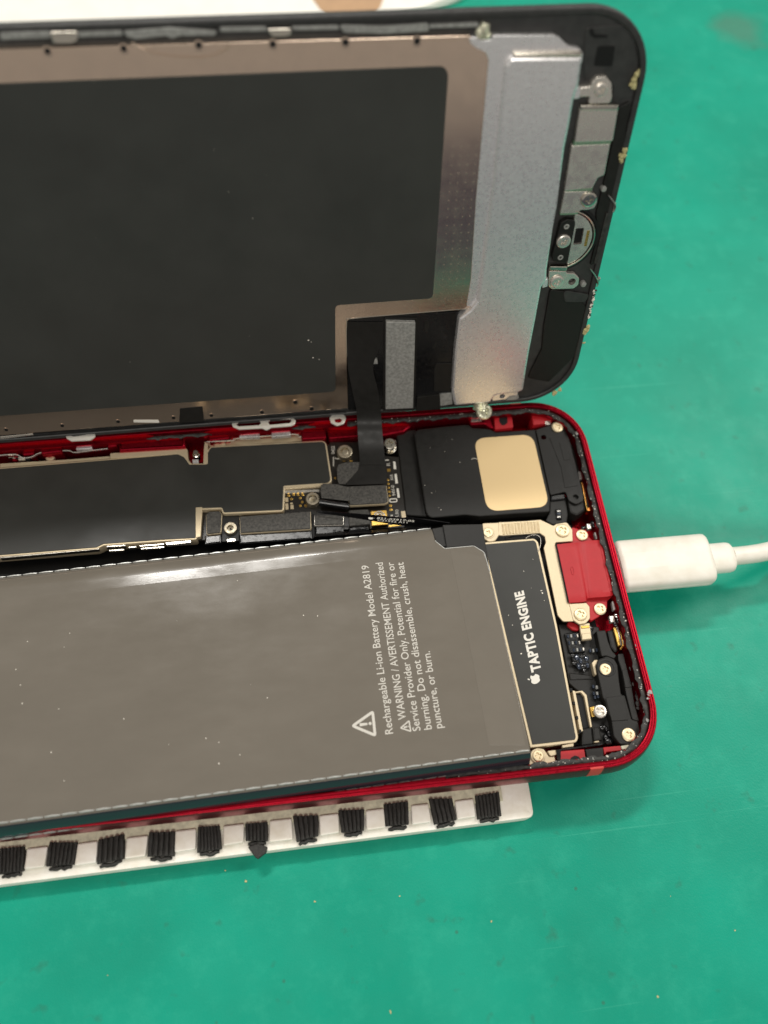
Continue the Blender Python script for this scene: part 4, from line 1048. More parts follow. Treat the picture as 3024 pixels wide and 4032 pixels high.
# silver plate, lower skirt and raised panel
HP, HR = 0.4, 1.15
skirt = [(zC, 243, 248), (zC, 300, 240), (zC, 330, 262), (zC, 385, 262), (zC, 400, 232), (zC, 800, 230), (zC, 838, 250), (zC, 870, 285), (zC, 900, 305), (zC, 965, 318), (zC, 988, 350), (zC, 980, 420),
         (zC, 700, 420), (zC, 560, 600), (zC, 520, 1250), (zE, 1010, 40), (zE, 960, 130), (zE, 880, 150), (zE, 905, 0), (zC, 288, 1327), (zC, 372, 390), (zC, 355, 345), (zC, 290, 312), (zC, 255, 285)]
dprism('plate_skirt', rpoly([tuple(dv(z, u, v, HP)[:2]) for z, u, v in skirt], 0.35), -0.5, HP, 'plate')
panel = [(zC, 520, 375), (zC, 985, 372), (zC, 962, 560), (zC, 930, 655), (zC, 900, 830), (zC, 872, 965), (zC, 820, 1327), (zD, 720, 30), (zD, 605, 860), (zD, 600, 950), (zD, 552, 1030), (zD, 498, 1327), (zE, 1222, 405), (zE, 1208, 490),
         (zE, 1190, 605), (zE, 1165, 618), (zE, 1040, 632), (zE, 1010, 672), (zE, 815, 690), (zE, 800, 605), (zE, 815, 400), (zE, 838, 215), (zE, 900, 170), (zE, 938, 118), (zE, 957, 0), (zC, 405, 1200), (zC, 480, 430)]
pl = dprism('silver_plate', rpoly([tuple(dv(z, u, v, HR)[:2]) for z, u, v in panel], [.9, .3, .1, .1, .1, .1, 0, 0, .2, .2, .2, 0, .1, .1, .6, .3, .3, .4, .6, .3, 0, .7, .4, .4, 0, 0, .7]), -0.4, HR, 'plate', b=0.42)
dprism('plate_fold', rpoly(D(zC, [(540, 352), (985, 345), (985, 372), (540, 380)], HR + 0.02), 0.2), HP, HR - 0.1, 'chrome', pl, b=0.15)
dprism('plate_tab', rpoly(D(zC, [(935, 572), (970, 572), (968, 640), (930, 650)], HR - 0.15), 0.1), -0.3, HR - 0.15, 'plate', pl)
dprism('plate_tab', rpoly(D(zD, [(565, 965), (612, 940), (606, 1015), (560, 1030)], HR - 0.15), 0.1), -0.3, HR - 0.15, 'plate', pl)
hc = dv(zS, 1260, 222, 0.3); hR = rad(DS, zS, 1260, 222, 60, 0.3)
dprism('plate_tab', rpoly(D(zS, [(1050, 240), (1110, 190), (1250, 160), (1560, 130), (1600, 150), (1590, 200), (1420, 215), (1330, 290), (1040, 325)], 0.3), .3), -0.4, 0.3, 'plate', pl, holes=[circ(hc, hR, 20)])
dprism('dark_tab', rpoly(D(zS, [(1350, 290), (1390, 230), (1610, 205), (1625, 265), (1560, 300), (1345, 310)], 0.15), .3), -0.4, 0.15, 'pad', pl)
# flex pocket
dprism('flex_pocket', rpoly([tuple(dv(z, u, v, 0.0)[:2]) for z, u, v in ((zE, 228, 215), (zE, 840, 175), (zE, 815, 690), (zE, 235, 712))], 0.3), -0.6, 0.0, 'blackg')
dprism('grey_pad', rpoly(D(zE, [(443, 232), (603, 236), (590, 702), (440, 708)], 0.9), 0.12), -0.2, 0.9, 'pad', b=0.1)
dprism('pad_backing', rpoly(D(zE, [(432, 208), (612, 210), (602, 712), (424, 715)], 0.2), 0.3), -0.3, 0.2, 'black')
dprism('black_tab', rpoly(D(zE, [(712, 458), (806, 455), (800, 608), (702, 612), (705, 490)], 0.2), 0.4), -0.3, 0.2, 'black')
dprism('black_tab', rpoly(D(zE, [(612, 642), (700, 632), (735, 625), (738, 708), (606, 718)], 0.5), 0.15), -0.3, 0.5, 'black')
dprism('clear_tab', rpoly(D(zE, [(735, 625), (800, 620), (805, 680), (738, 690)], 0.25), 0.1), -0.3, 0.25, 'pad')
for q in ([(652, 225), (676, 225), (674, 285), (652, 290)], [(692, 372), (712, 345), (722, 348), (705, 380)]):
    dprism('moulded_mark', rpoly(D(zE, q, 0.05), 0.1), -0.1, 0.05, 'black', b=0.03)
dprism('slit_tab', rpoly(D(zE, [(370, 438), (395, 432), (398, 462), (372, 462)], 0.35), 0.15), 0.0, 0.35, 'pad', b=0.05)
# chrome edge of the pocket
mk('pocket_edge', tube_vf(smooth_path([dv(zE, u, v, 0.2) for u, v in ((905, 158), (560, 186), (260, 212), (228, 235), (228, 420))], 4), 0.12, 6), 'chrome', DISP)
# ribbon cable down to the board
Lp = [(DS, zE, 230, 230, .06), (DS, zE, 230, 330, .1), (DS, zE, 234, 470, .5), (DS, zE, 258, 600, 1.0), (DS, zE, 280, 705, 1.4), (PH, zE, 285, 770, 1.6), (PH, zE, 288, 830, .6), (PH, zE, 292, 890, -.7), (PH, zE, 297, 950, -1.55), (PH, zE, 301, 1010, -1.75)]
Rp = [(DS, zE, 425, 230, .06), (DS, zE, 420, 330, .1), (DS, zE, 372, 470, .5), (DS, zE, 396, 590, 1.0), (DS, zE, 412, 700, 1.4), (PH, zE, 418, 770, 1.6), (PH, zE, 422, 830, .6), (PH, zE, 428, 890, -.7), (PH, zE, 434, 950, -1.55), (PH, zE, 440, 1010, -1.75)]
def both(q): return smooth_path([DS.local(f.world(P1(f, z, u, v, h))) for f, z, u, v, h in q], 5)
rb = mk('ribbon_cable', ribbon_vf(both(Lp), both(Rp), -0.1), 'black', DISP, ang=60)
endp = [DS.local(PH.world(P1(PH, zE, u, v, -1.72))) for u, v in ((300, 1000), (438, 990), (450, 1112), (222, 1120), (292, 1035))]
nn = Vector(DS.m.transposed() @ Vector((0, 0, 1))) * 0.1
mk('cable_end', ([*endp, *[p - nn for p in endp]], [(0, 1, 2, 3, 4), (9, 8, 7, 6, 5), *[(i, (i + 1) % 5, (i + 1) % 5 + 5, i + 5) for i in range(5)]]), 'black', rb, smooth=False)
# strip with clips along the far edge
for q, m_ in (([(0, 215), (330, 205), (330, 250), (0, 262)], 'pad'), ([(320, 208), (510, 205), (512, 255), (470, 283), (350, 283)], 'chrome'), ([(510, 210), (800, 200), (800, 235), (512, 245)], 'pad')):
    dprism('edge_clip', rpoly(D(zA, q, 0.15), 0.3), -0.4, 0.15, m_)
for q, m_ in (([(800, 205), (830, 240), (880, 258), (1090, 235), (1120, 255), (1180, 235), (1400, 235), (1420, 205), (1110, 180)], 'pad'),):
    dprism('edge_clip', rpoly(D(zA, q, 0.18), 0.3), -0.4, 0.18, m_)
for q, m_ in (([(110, 180), (410, 175), (420, 205), (110, 210)], 'pad'), ([(410, 190), (580, 185), (575, 228), (530, 240), (450, 238)], 'chrome'), ([(580, 175), (880, 168), (890, 195), (590, 200)], 'pad'), ([(885, 165), (1180, 175), (1470, 155), (1480, 205), (1200, 222), (920, 215)], 'pad'), ([(1480, 165), (1800, 150), (1800, 178), (1480, 185)], 'pad')):
    dprism('edge_clip', rpoly(D(zB, q, 0.18), 0.3), -0.4, 0.18, m_)
mk('film_scratch', tube_vf(smooth_path([dv(zA, u, v, HS + .02) for u, v in ((860, 280), (930, 320), (1020, 350), (1180, 372), (1340, 372), (1440, 345), (1490, 310), (1480, 275))], 5), [0.12] * 36, 6), 'shield', shield)
# hook clips that hang over the near edge
def hook(z, outer, holes, h=0.35, m='hook'):
    vf = prism_vf(rpoly(P(PH, z, outer, 1.3), 0.5), 1.0, 1.3, 0.08, [rpoly(P(PH, z, q, 1.3), 0.25) for q in holes])
    mk('hook_clip', ([tuple(DS.local(PH.world(v))) for v in vf[0]], vf[1]), m, DISP)
hook(zT, [(840, 290), (980, 262), (1160, 258), (1245, 285), (1240, 330), (1180, 372), (930, 385), (870, 350)], [[(915, 310), (980, 288), (1140, 278), (1130, 305), (960, 328)]])
hook(zG, [(350, 195), (370, 180), (560, 168), (750, 155), (772, 175), (765, 198), (740, 210), (610, 220), (580, 238), (550, 224), (400, 232), (360, 215)],
     [[(378, 198), (400, 188), (535, 178), (545, 192), (530, 206), (395, 214)], [(588, 182), (605, 172), (735, 164), (745, 178), (730, 192), (600, 204)]])
hook(zG, [(990, 155), (1010, 138), (1085, 135), (1100, 160), (1085, 195), (1040, 208), (1000, 190)], [[(1022, 165), (1060, 158), (1075, 172), (1060, 190), (1030, 188)]])
mk('edge_bead', tube_vf([dv(zF, 0, 395, .1), dv(zF, 700, 352, .1), dv(zF, 1659, 290, .1), dv(zG, 1100, 120, .1)], 0.14, 6), 'blackg', DISP)
dprism('edge_bracket', rpoly(D(zT, [(0, 330), (430, 290), (440, 310), (0, 365)], 0.3), .1), -.3, .3, 'steel')

# ---- strip along the port end: home button bracket
HB = 0.35
def dscrew(z, u, v, r, h, m='steel', rot=0.4, cross=0.5, hh=0.3):
    c = dv(z, u, v, h); R_ = rad(DS, z, u, v, r, h)
    return screw(DISP, (c.x, c.y, h - hh), R_, hh, m, rot, cross)
c = dv(zC, 1110, 590, HB)
dprism('clip_eye', rpoly(D(zC, [(965, 572), (1040, 565), (1045, 540), (1080, 505), (1140, 500), (1175, 545), (1178, 640), (1165, 675), (1020, 680), (1035, 630), (965, 635)], HB), .35), -0.5, HB, 'steel', b=0.1)
dscrew(zC, 1108, 590, 42, HB + 0.25, 'steel')
dprism('bracket_plate', rpoly(D(zC, [(972, 690), (1222, 688), (1182, 922), (935, 930)], HB), 0.15), -0.4, HB, 'steel', b=0.08)
dprism('bracket_fold', rpoly(D(zC, [(972, 688), (1225, 686), (1218, 722), (975, 725)], HB + 0.15), 0.15), -0.2, HB + 0.15, 'chrome', b=0.15)
dprism('green_strip', rpoly(D(zC, [(932, 925), (1175, 918), (1165, 945), (925, 955)], HB - 0.05), 0.05), -0.4, HB - 0.05, 'green', b=0.05)
dprism('bracket_plate', rpoly(D(zC, [(915, 952), (1165, 940), (1128, 1142), (1085, 1162), (1050, 1228), (868, 1248)], HB), [.1, .1, .3, .3, .2, .1]), -0.4, HB, 'steel', b=0.08)
dprism('green_strip', rpoly(D(zD, [(780, 90), (1030, 85), (1022, 122), (770, 128)], HB - 0.05), 0.05), -0.4, HB - 0.05, 'green', b=0.05)
dprism('bracket_plate', rpoly(D(zD, [(768, 130), (960, 126), (1020, 130), (1068, 170), (1070, 230), (1040, 285), (985, 300), (915, 302), (888, 332), (725, 335)], HB), [.1, .1, .5, .6, .6, .5, .4, .3, .2, .1]), -0.4, HB, 'steel', b=0.08)
dprism('green_strip', rpoly(D(zD, [(728, 325), (892, 318), (888, 345), (722, 350)], HB - 0.02), 0.05), -0.4, HB - 0.02, 'green', b=0.05)
dscrew(zD, 995, 210, 72, HB + 0.35, 'chrome', 0.2, 0.5)
# home button disc
pa, pb, pc = dv(zD, 895, 322, HB), dv(zD, 1040, 560, HB), dv(zD, 805, 822, HB)
def circ3(a, b, c):
    ax, ay, bx, by, cx, cy = a.x, a.y, b.x, b.y, c.x, c.y
    d = 2 * (ax * (by - cy) + bx * (cy - ay) + cx * (ay - by))
    ux = ((ax ** 2 + ay ** 2) * (by - cy) + (bx ** 2 + by ** 2) * (cy - ay) + (cx ** 2 + cy ** 2) * (ay - by)) / d
    uy = ((ax ** 2 + ay ** 2) * (cx - bx) + (bx ** 2 + by ** 2) * (ax - cx) + (cx ** 2 + cy ** 2) * (bx - ax)) / d
    return Vector((ux, uy)), math.hypot(ax - ux, ay - uy)
hc, hR = circ3(pa, pb, pc)
xcut = dv(zD, 870, 380, HB), dv(zD, 800, 800, HB)
def halfdisc(R):
    pts = []
    for i in range(80):
        a = 2 * math.pi * i / 80
        x, y = hc.x + R * math.cos(a), hc.y + R * math.sin(a)
        t = (y - xcut[0].y) / (xcut[1].y - xcut[0].y)
        xl = xcut[0].x + (xcut[1].x - xcut[0].x) * t - 0.3
        if x >= xl: pts.append((a, x, y))
    pts.sort(key=lambda q: ((q[0] + math.pi) % (2 * math.pi)))
    return [(x, y) for a, x, y in pts]
win = rpoly(D(zD, [(872, 472), (950, 468), (922, 618), (845, 626)], HB), 0.15)
hb = dprism('home_button', halfdisc(hR * 0.93), -0.4, HB, 'steel', b=0.06, holes=[win])
dprism('window_recess', rpoly(D(zD, [(862, 462), (960, 458), (930, 628), (835, 636)], -0.1), 0.15), -0.3, -0.1, 'deep', hb, b=0)
ring = halfdisc(hR)
mk('button_ring', tube_vf([Vector((x, y, HB - .02)) for x, y in ring], 0.14, 8), 'chrome', hb)
mk('button_seal', tube_vf([Vector((hc.x + (x - hc.x) * 1.09, hc.y + (y - hc.y) * 1.09, -0.05)) for x, y in ring], 0.3, 8), 'deep', hb)
for i in range(10):
    t = i / 9
    u, v = 988 - 28 * t, 500 + 132 * t
    c = dv(zD, u, v, HB + 0.02)
    prism('gold_contact', [(c.x - .22, c.y - .12), (c.x + .22, c.y - .12), (c.x + .22, c.y + .12), (c.x - .22, c.y + .12)], HB - 0.1, HB + 0.05, 'goldb', hb, b=0.03)
ob = dprism('oblong_bracket', rpoly(D(zD, [(730, 420), (790, 388), (860, 395), (868, 430), (798, 780), (770, 795), (660, 785), (648, 740)], 0.5), [.5, .6, .4, .3, .3, .4, .4, .3]), -0.3, 0.5, 'black', b=0.12)
for u, v in ((785, 457), (728, 745)):
    c = dv(zD, u, v, 0.5); R_ = rad(DS, zD, u, v, 26, 0.5)
    lathe('bracket_dimple', c, [(R_, 0.4), (R_, 0.5), (R_ * .8, 0.54), (R_ * .4, 0.5)], 'pad', ob, n=16)
dscrew(zD, 760, 602, 65, 0.95, 'steel', 0.7, 0.5, hh=0.45)['label'] = 'bluish steel screw in the oblong bracket'
dprism('bracket_fold', rpoly(D(zD, [(628, 825), (798, 828), (785, 872), (622, 868)], HB + 0.1), 0.15), -0.3, HB + 0.1, 'chrome', b=0.2)
hh_ = dv(zD, 835, 970, HB); 
dprism('clip_eye', rpoly(D(zD, [(622, 870), (780, 874), (790, 892), (860, 895), (902, 935), (895, 1000), (850, 1035), (650, 1042), (615, 1010)], HB), [.2, .2, .2, .5, .6, .6, .5, .5, .4]), -0.4, HB, 'steel', b=0.1, holes=[circ(hh_, rad(DS, zD, 835, 970, 34, HB), 20)])
dscrew(zD, 697, 978, 62, HB + 0.35, 'steel', 0.5, 0.5)
for u, v in ((1135, 112), (945, 1002)):
    c = dv(zD, u, v, 0.3); R_ = rad(DS, zD, u, v, 27, 0.3)
    lathe('plastic_post', c, [(R_, -0.5), (R_, 0.1), (R_ * .8, 0.28), (R_ * .3, 0.32)], 'pad', DISP, n=18)
for q in (((1170, 158), (1212, 215), (1240, 262), (1232, 300), (1215, 320)), ((1005, 850), (1045, 905), (1072, 955), (1080, 985), (1065, 1015))):
    mk('spring_arm', tube_vf(smooth_path([dv(zD, u, v, 0.4) for u, v in q], 4), 0.13, 6), 'chrome', DISP)
for q in (((1225, 235), (1250, 240), (1235, 300), (1215, 310)), ((1065, 950), (1105, 938), (1085, 985), (1070, 1000))):
    dprism('spring_foot', rpoly(D(zD, q, 0.3), .1), -.3, .3, 'chrome')
# black plastic carriers
dprism('plastic_carrier', rpoly([tuple(dv(z, u, v, -0.1)[:2]) for z, u, v in ((zE, 1335, 55), (zE, 1480, 75), (zE, 1530, 150), (zE, 1470, 420), (zE, 1330, 560), (zE, 1215, 540), (zE, 1230, 500), (zE, 1290, 380), (zE, 1300, 260))], 0.5), -0.8, -0.1, 'black', b=0.15)
dprism('carrier_recess', rpoly([tuple(dv(z, u, v, -0.02)[:2]) for z, u, v in ((zD, 750, 1050), (zD, 1000, 1090), (zD, 960, 1160), (zD, 770, 1160))], 0.6), -0.5, -0.02, 'bezel', b=0.06)
dprism('corner_slot', rpoly(D(zC, [(1030, 185), (1055, 185), (1065, 225), (1150, 228), (1150, 248), (1060, 250), (1032, 225)], -0.3), 0.4), -0.8, -0.3, 'deep', b=0.05)
dprism('soft_square', rpoly(D(zC, [(1085, 302), (1200, 300), (1180, 435), (1060, 432)], -0.3), 0.3), -0.8, -0.3, 'deep', b=0.05)
dprism('plastic_carrier', rpoly(D(zC, [(1005, 180), (1260, 160), (1330, 260), (1350, 420), (1310, 640), (1180, 660), (1185, 560), (1140, 495), (1060, 510), (1000, 540), (990, 400)], -0.38), 0.5), -0.8, -0.38, 'bezel', b=0.1)
dprism('carrier_rail', rpoly([tuple(dv(z, u, v, -0.1)[:2]) for z, u, v in ((zC, 1225, 700), (zC, 1300, 660), (zC, 1225, 1150), (zD, 1290, 40), (zD, 1180, 420), (zD, 1080, 780), (zD, 1000, 830), (zD, 1070, 560), (zD, 1060, 330), (zC, 1130, 1170), (zC, 1180, 940))], 0.4), -0.7, -0.1, 'black', b=0.1)
dprism('foam_strip', rpoly([tuple(dv(z, u, v, 0.1)[:2]) for z, u, v in ((zD, 1155, 330), (zD, 1185, 330), (zD, 1120, 640), (zD, 1060, 810), (zD, 1040, 800))], 0.1), -0.4, 0.1, 'gasket', b=0.05)
# yellow glue residue on the rim
for k, (z, u, v, r) in enumerate(((zC, 1335, 490, 26), (zC, 1325, 520, 24), (zC, 1315, 560, 20), (zC, 1350, 470, 14), (zC, 1248, 1020, 30), (zC, 1262, 985, 18), (zC, 1240, 1050, 16), (zE, 1530, 280, 18), (zE, 1542, 262, 12), (zE, 1520, 345, 8), (zE, 1360, 618, 14), (zE, 1390, 600, 10))):
    c = dv(z, u, v, 0.0)
    mk('glue_residue', lump_vf(c, rad(DS, z, u, v, r, 0), 0.5, seed=200 + k, n=8, m_=5, wob=0.45), 'crumb', DISP)
for k in range(34):
    t = k / 33
    u, v = 1050 - 60 * t + rnd.uniform(-8, 8), 1050 + 260 * t + rnd.uniform(-10, 10)
    c = dv(zD, u, v, 0.0)
    mk('glue_residue', lump_vf(c, rnd.uniform(0.1, 0.26), 0.6, seed=300 + k, n=6, m_=4, wob=0.5), 'dust' if k % 3 else 'gasket', DISP)
for k, (z, u, v, r) in enumerate(((zC, 340, 200, 40), (zC, 320, 215, 30), (zC, 365, 225, 26))):
    c = dv(z, u, v, 0.3)
    mk('glue_residue', lump_vf(c, rad(DS, z, u, v, r, 0.3), 0.6, seed=260 + k, n=10, m_=6, wob=0.3), 'resin', DISP)

# ================================================================== charging cable
cz = -3.5
CB = thing('charging_cable', 'white charging cable with its plug pushed into the phone port', 'cable', PH, (8, -0.5, -6))
def oz(u, v, h=cz): return P1(PH, zO, u, v, h)
ax0 = (oz(352, 405) + oz(412, 885)) / 2; ax1 = (oz(1080, 345) + oz(1160, 815)) / 2
axd = (ax1 - ax0).normalized(); side = Vector((-axd.y, axd.x, 0)); upz = Vector((0, 0, 1))
def along(x, y, z): return ax0 + axd * x + side * y + upz * z
Lb = (ax1 - ax0).length
def plug_ring(x, w, h, ex=3.2, n=40):
    out = []
    for i in range(n):
        a = 2 * math.pi * i / n; c, s = math.cos(a), math.sin(a)
        out.append(along(x, w / 2 * math.copysign(abs(c) ** (2 / ex), c), h / 2 * math.copysign(abs(s) ** (2 / ex), s)))
    return out
def sweep(name, rings, m, parent, ang=40):
    V = []; Fc = []; n = len(rings[0])
    for r in rings: V += [tuple(p) for p in r]
    for k in range(len(rings) - 1):
        for i in range(n):
            j = (i + 1) % n; Fc.append((k * n + i, k * n + j, (k + 1) * n + j, (k + 1) * n + i))
    Fc.append(tuple(range(n))); Fc.append(tuple((len(rings) - 1) * n + i for i in range(n)))
    return mk(name, (V, Fc), m, parent, ang=ang)
Wb = (oz(700, 375) - oz(770, 850)).length * 0.92
sweep('plug_body', [plug_ring(-1.6, Wb - 1.0, 4.0), plug_ring(-1.25, Wb - .25, 4.8), plug_ring(-0.9, Wb, 5.0), plug_ring(Lb * .55, Wb, 5.0), plug_ring(Lb - 1.0, Wb, 5.0), plug_ring(Lb - .45, Wb - .15, 4.9), plug_ring(Lb - .1, Wb - .7, 4.4), plug_ring(Lb, Wb - 1.4, 3.8)], 'plug', CB)
mk('mould_line', tube_vf([along(x, -Wb / 2 + 0.02, 0.2) for x in (-0.6, 2, 5, 8, Lb - 1.2)], 0.07, 6), 'plug', CB)
sweep('metal_tip', [plug_ring(-7.0, 6.5, 1.2, 6), plug_ring(-6.8, 6.7, 1.5, 6), plug_ring(-0.2, 6.7, 1.5, 6)], 'steel', CB)
Ws = (oz(1200, 415) - oz(1260, 702)).length * 0.9
Ls = (oz(1355, 560) - oz(1140, 580)).length
sweep('strain_relief', [plug_ring(Lb - .5, Ws, 3.6, 2.4), plug_ring(Lb + Ls - 1.0, Ws, 3.5, 2.4), plug_ring(Lb + Ls - .35, Ws - .3, 3.3, 2.4), plug_ring(Lb + Ls, Ws - 1.2, 2.8, 2.3)], 'plug', CB)
Wc = (oz(1500, 447) - oz(1530, 612)).length * 0.46
pts = [oz(1330, 552), oz(1420, 543), oz(1540, 528), oz(1659, 505), P1(PH, zO, 1800, 470, -6), P1(PH, zO, 2100, 380, -9.5), P1(PH, zO, 2600, 200, -10.8), P1(PH, zO, 3400, -300, -11), Vector((130, 70, -11)), Vector((230, 170, -11)), Vector((420, 240, -11))]
sp = smooth_path(pts, 8)
mk('cord', tube_vf(sp, Wc, 20), 'plug', CB, ang=60)

# ================================================================== holder under the phone
HZ = -7.3
HOLD = thing('phone_holder', 'white plastic holder strip with black ribbed pads under the phone', 'phone holder', PH, (-70, -36, -12.3))
f_l = P1(PH, zL, 0, 888, HZ - 2.2); f_r = P1(PH, zM, 1522, 582, HZ - 2.2); r_t = P1(PH, zM, 1500, 410, HZ)
fs = (f_r.y - f_l.y) / (f_r.x - f_l.x)
hx0 = -130.0
outl = [(hx0, f_l.y + fs * (hx0 - f_l.x)), tuple(f_r[:2]), (r_t.x + 0.3, r_t.y), (r_t.x + 0.2, r_t.y + 38), (hx0, r_t.y + 38)]
op = rpoly(outl, [0, 1.2, 0, 2, 0], 6)
slab = mk('holder_slab', loft([(op, -12.25), (op, HZ - 1.8), (offset(op, .12), HZ - 1.35), (offset(op, .5), HZ - 1.2), (offset(op, 1.0), HZ - 1.1)]), 'holder', HOLD)
# pads (corner pixels measured one by one in the photograph)
def pad(z, pts, h, seed):
    rr = random.Random(seed)
    q = [Vector(p) for p in P(PH, z, pts, h)]        # far-left, far-right, near-right, near-left
    far, near = (q[0], q[1]), (q[3], q[2])
    nr = rr.choice((5, 6, 6, 7)); vf = []
    q = [p + Vector((rr.uniform(-.25, .25), rr.uniform(-.3, .3))) for p in q]
    far, near = (q[0], q[1]), (q[3], q[2])
    body = prism_vf([tuple(p) for p in (q[0], q[1], q[2], q[3])], HZ - 1.3, h - 0.45, 0.1)
    vf.append(body)
    for i in range(nr):
        t = (i + 0.5) / nr
        path = []
        for k in range(7):
            s = k / 6
            a = far[0].lerp(far[1], t); b = near[0].lerp(near[1], t)
            p = a.lerp(b, s * 0.97)
            path.append((p.x + rr.uniform(-.05, .05), p.y, h - 0.35 + rr.uniform(-.07, .07) - (0.5 * max(0, s - .85))))
        w = (far[1] - far[0]).length / nr
        vf.append(tube_vf(path, [w * 0.44 * rr.uniform(.93, 1.05) for _ in path], 8))
    o = mk('ribbed_pad', join(*vf), 'rubber', HOLD)
    a = q[3] + (q[2] - q[3]) * .1; b = q[3] + (q[2] - q[3]) * .9
    d = (q[3] - q[0]).normalized()
    path = [Vector((*(a.lerp(b, k / 6) + d * (0.35 + rr.uniform(-.15, .2))), HZ - 1.0 + rr.uniform(-.1, .2))) for k in range(7)]
    mk('pad_lip', tube_vf(path, [.2, .3, .34, .3, .36, .3, .2], 6), 'rubber', o)
    return o
pads = [(zL, [(-10, 665), (150, 655), (130, 790), (-20, 815)]), (zL, [(290, 640), (452, 625), (428, 755), (272, 780)]), (zL, [(590, 605), (742, 585), (728, 735), (578, 755)]), (zL, [(885, 575), (1030, 560), (1028, 700), (868, 715)]),
        (zL, [(1172, 540), (1310, 525), (1318, 660), (1165, 680)]), (zL, [(1455, 510), (1592, 495), (1588, 610), (1452, 630)]), (zM, [(212, 572), (345, 562), (350, 680), (222, 702)]), (zM, [(465, 540), (600, 528), (602, 650), (472, 665)]),
        (zM, [(712, 510), (845, 498), (850, 620), (725, 635)]), (zM, [(955, 485), (1085, 475), (1100, 595), (978, 612)]), (zM, [(1198, 458), (1330, 445), (1346, 565), (1218, 582)])]
for k, (z, q) in enumerate(pads): pad(z, q, HZ, 40 + k)
# pale raised blocks between the pads and the yellowed strip behind
def tooth(z, q, h=HZ - 0.2): prism('spacer_block', rpoly(P(PH, z, q, h), 0.3), HZ - 1.3, h, 'holder', HOLD, b=0.25)
tooth(zL, [(160, 665), (285, 650), (262, 775), (140, 790)]); tooth(zL, [(460, 635), (580, 618), (570, 750), (440, 768)]); tooth(zL, [(752, 600), (880, 585), (862, 712), (738, 728)])
tooth(zL, [(1040, 560), (1165, 545), (1160, 670), (1035, 690)]); tooth(zL, [(1325, 530), (1450, 515), (1446, 630), (1325, 650)])
tooth(zM, [(85, 595), (205, 582), (212, 700), (80, 715)]); tooth(zM, [(355, 568), (460, 555), (465, 662), (358, 680)]); tooth(zM, [(608, 540), (708, 528), (716, 635), (610, 650)])
tooth(zM, [(855, 512), (950, 502), (966, 605), (860, 620)]); tooth(zM, [(1092, 488), (1195, 475), (1208, 575), (1106, 592)])
ya = P1(PH, zL, 0, 640, HZ - 0.6); yb = P1(PH, zM, 1345, 425, HZ - 0.6)
prism('yellowed_strip', [(hx0, ya.y - 0.6), (yb.x, yb.y - 1.8), (yb.x, yb.y + 3), (hx0, ya.y + 4)], HZ - 1.2, HZ - 0.55, 'whitep', HOLD, b=0.1)
c = P1(PH, zM, 25, 755, HZ - 0.6)
mk('torn_rubber', prism_vf(rpoly(P(PH, zL, [(1470, 655), (1530, 632), (1588, 655), (1580, 690), (1530, 728), (1512, 715)], HZ - 0.5), 0.2), HZ - 1.4, HZ - 0.5, 0.2), 'rubber', HOLD)
prism('holder_back', [(hx0, 12), (r_t.x - 6, 12), (r_t.x - 6, 26), (hx0, 26)], -12.25, HZ - 0.02, 'holder', HOLD, b=0.4)

# ================================================================== white tray behind the display
tc = [tuple(TB.loc(*zB(u, v), 0)[:2]) for u, v in ((1300, 85), (1480, 45), (1659, 12), (1780, -30))]
TR = thing('white_tray', 'bright white shallow tray lying behind the standing display', 'tray', TB, (-60, 175, 0))
t0 = TB.loc(*zB(1300, 85), 0); t1 = TB.loc(*zB(1740, 0), 0)
tr = rpoly([(-260, t0.y - 14), (t0.x - 30, t0.y - 12), (t0.x + 5, t0.y - 2), (t1.x + 2, t1.y + 2), (t1.x + 28, t1.y + 50), (t1.x - 10, t1.y + 150), (-260, t1.y + 150)], [10, 40, 40, 40, 60, 40, 40], 8)
mk('tray_base', loft([(tr, 0.1), (offset(ccw(tr), -.3), 1.0), (offset(ccw(tr), .2), 2.4), (offset(ccw(tr), 1.2), 2.6), (offset(ccw(tr), 2.4), 1.4)]) if area(tr) > 0 else loft([(ccw(tr), 0.1), (offset(ccw(tr), -.3), 1.0), (offset(ccw(tr), .2), 2.4), (offset(ccw(tr), 1.2), 2.6), (offset(ccw(tr), 2.4), 1.4)]), 'white', TR)
bpc = TB.loc(*zB(950, -10), 1.5)
prism('brown_sticker', [(bpc.x + 13 * math.cos(a) * (1 + .1 * math.sin(3 * a)), bpc.y + 14 + 24 * math.sin(a)) for a in [2 * math.pi * i / 30 for i in range(30)]], 1.3, 1.6, 'brown', TR, b=0.05)

# ================================================================== loose screws resting on the rim
LS = thing('loose_screw', 'loose pale brass screw lying on the red rim under the silver plate', 'screw', PH, tuple(P1(PH, zS, 850, 480, 0.0)))
c = P1(PH, zS, 870, 500, 1.2); R_ = rad(PH, zS, 870, 500, 175, 1.2)
hm = Matrix.Rotation(math.radians(38), 4, 'X')
def turned(vf, c, rot): return [tuple(rot @ Vector(v) + Vector(c)) for v in vf[0]], vf[1]
sm = screw_mesh(R_, 1.0, 'resin', 0.55)
svf = ([tuple(v.co / S) for v in sm.vertices], [tuple(p.vertices) for p in sm.polygons])
rot = Matrix.Rotation(math.radians(24), 3, 'X') @ Matrix.Rotation(0.4, 3, 'Z')
mk('screw_head', turned(svf, (c.x, c.y, 0.15), rot), 'resin', LS, ang=28)
c2 = P1(PH, zS, 800, 330, 2.0); R2 = rad(PH, zS, 800, 330, 172, 2.0)
prof = []
for i in range(14):
    z_ = -1.6 + 2.6 * i / 13; prof.append((R2 * (0.82 + (0.14 if i % 2 else 0)) * (0.75 if i == 0 else 1), z_))
mk('screw_thread', turned(lathe_vf((0, 0), prof, 24), (c2.x, c2.y + 0.2, 1.6), Matrix.Rotation(math.radians(-34), 3, 'X')), 'resin', LS, ang=50)

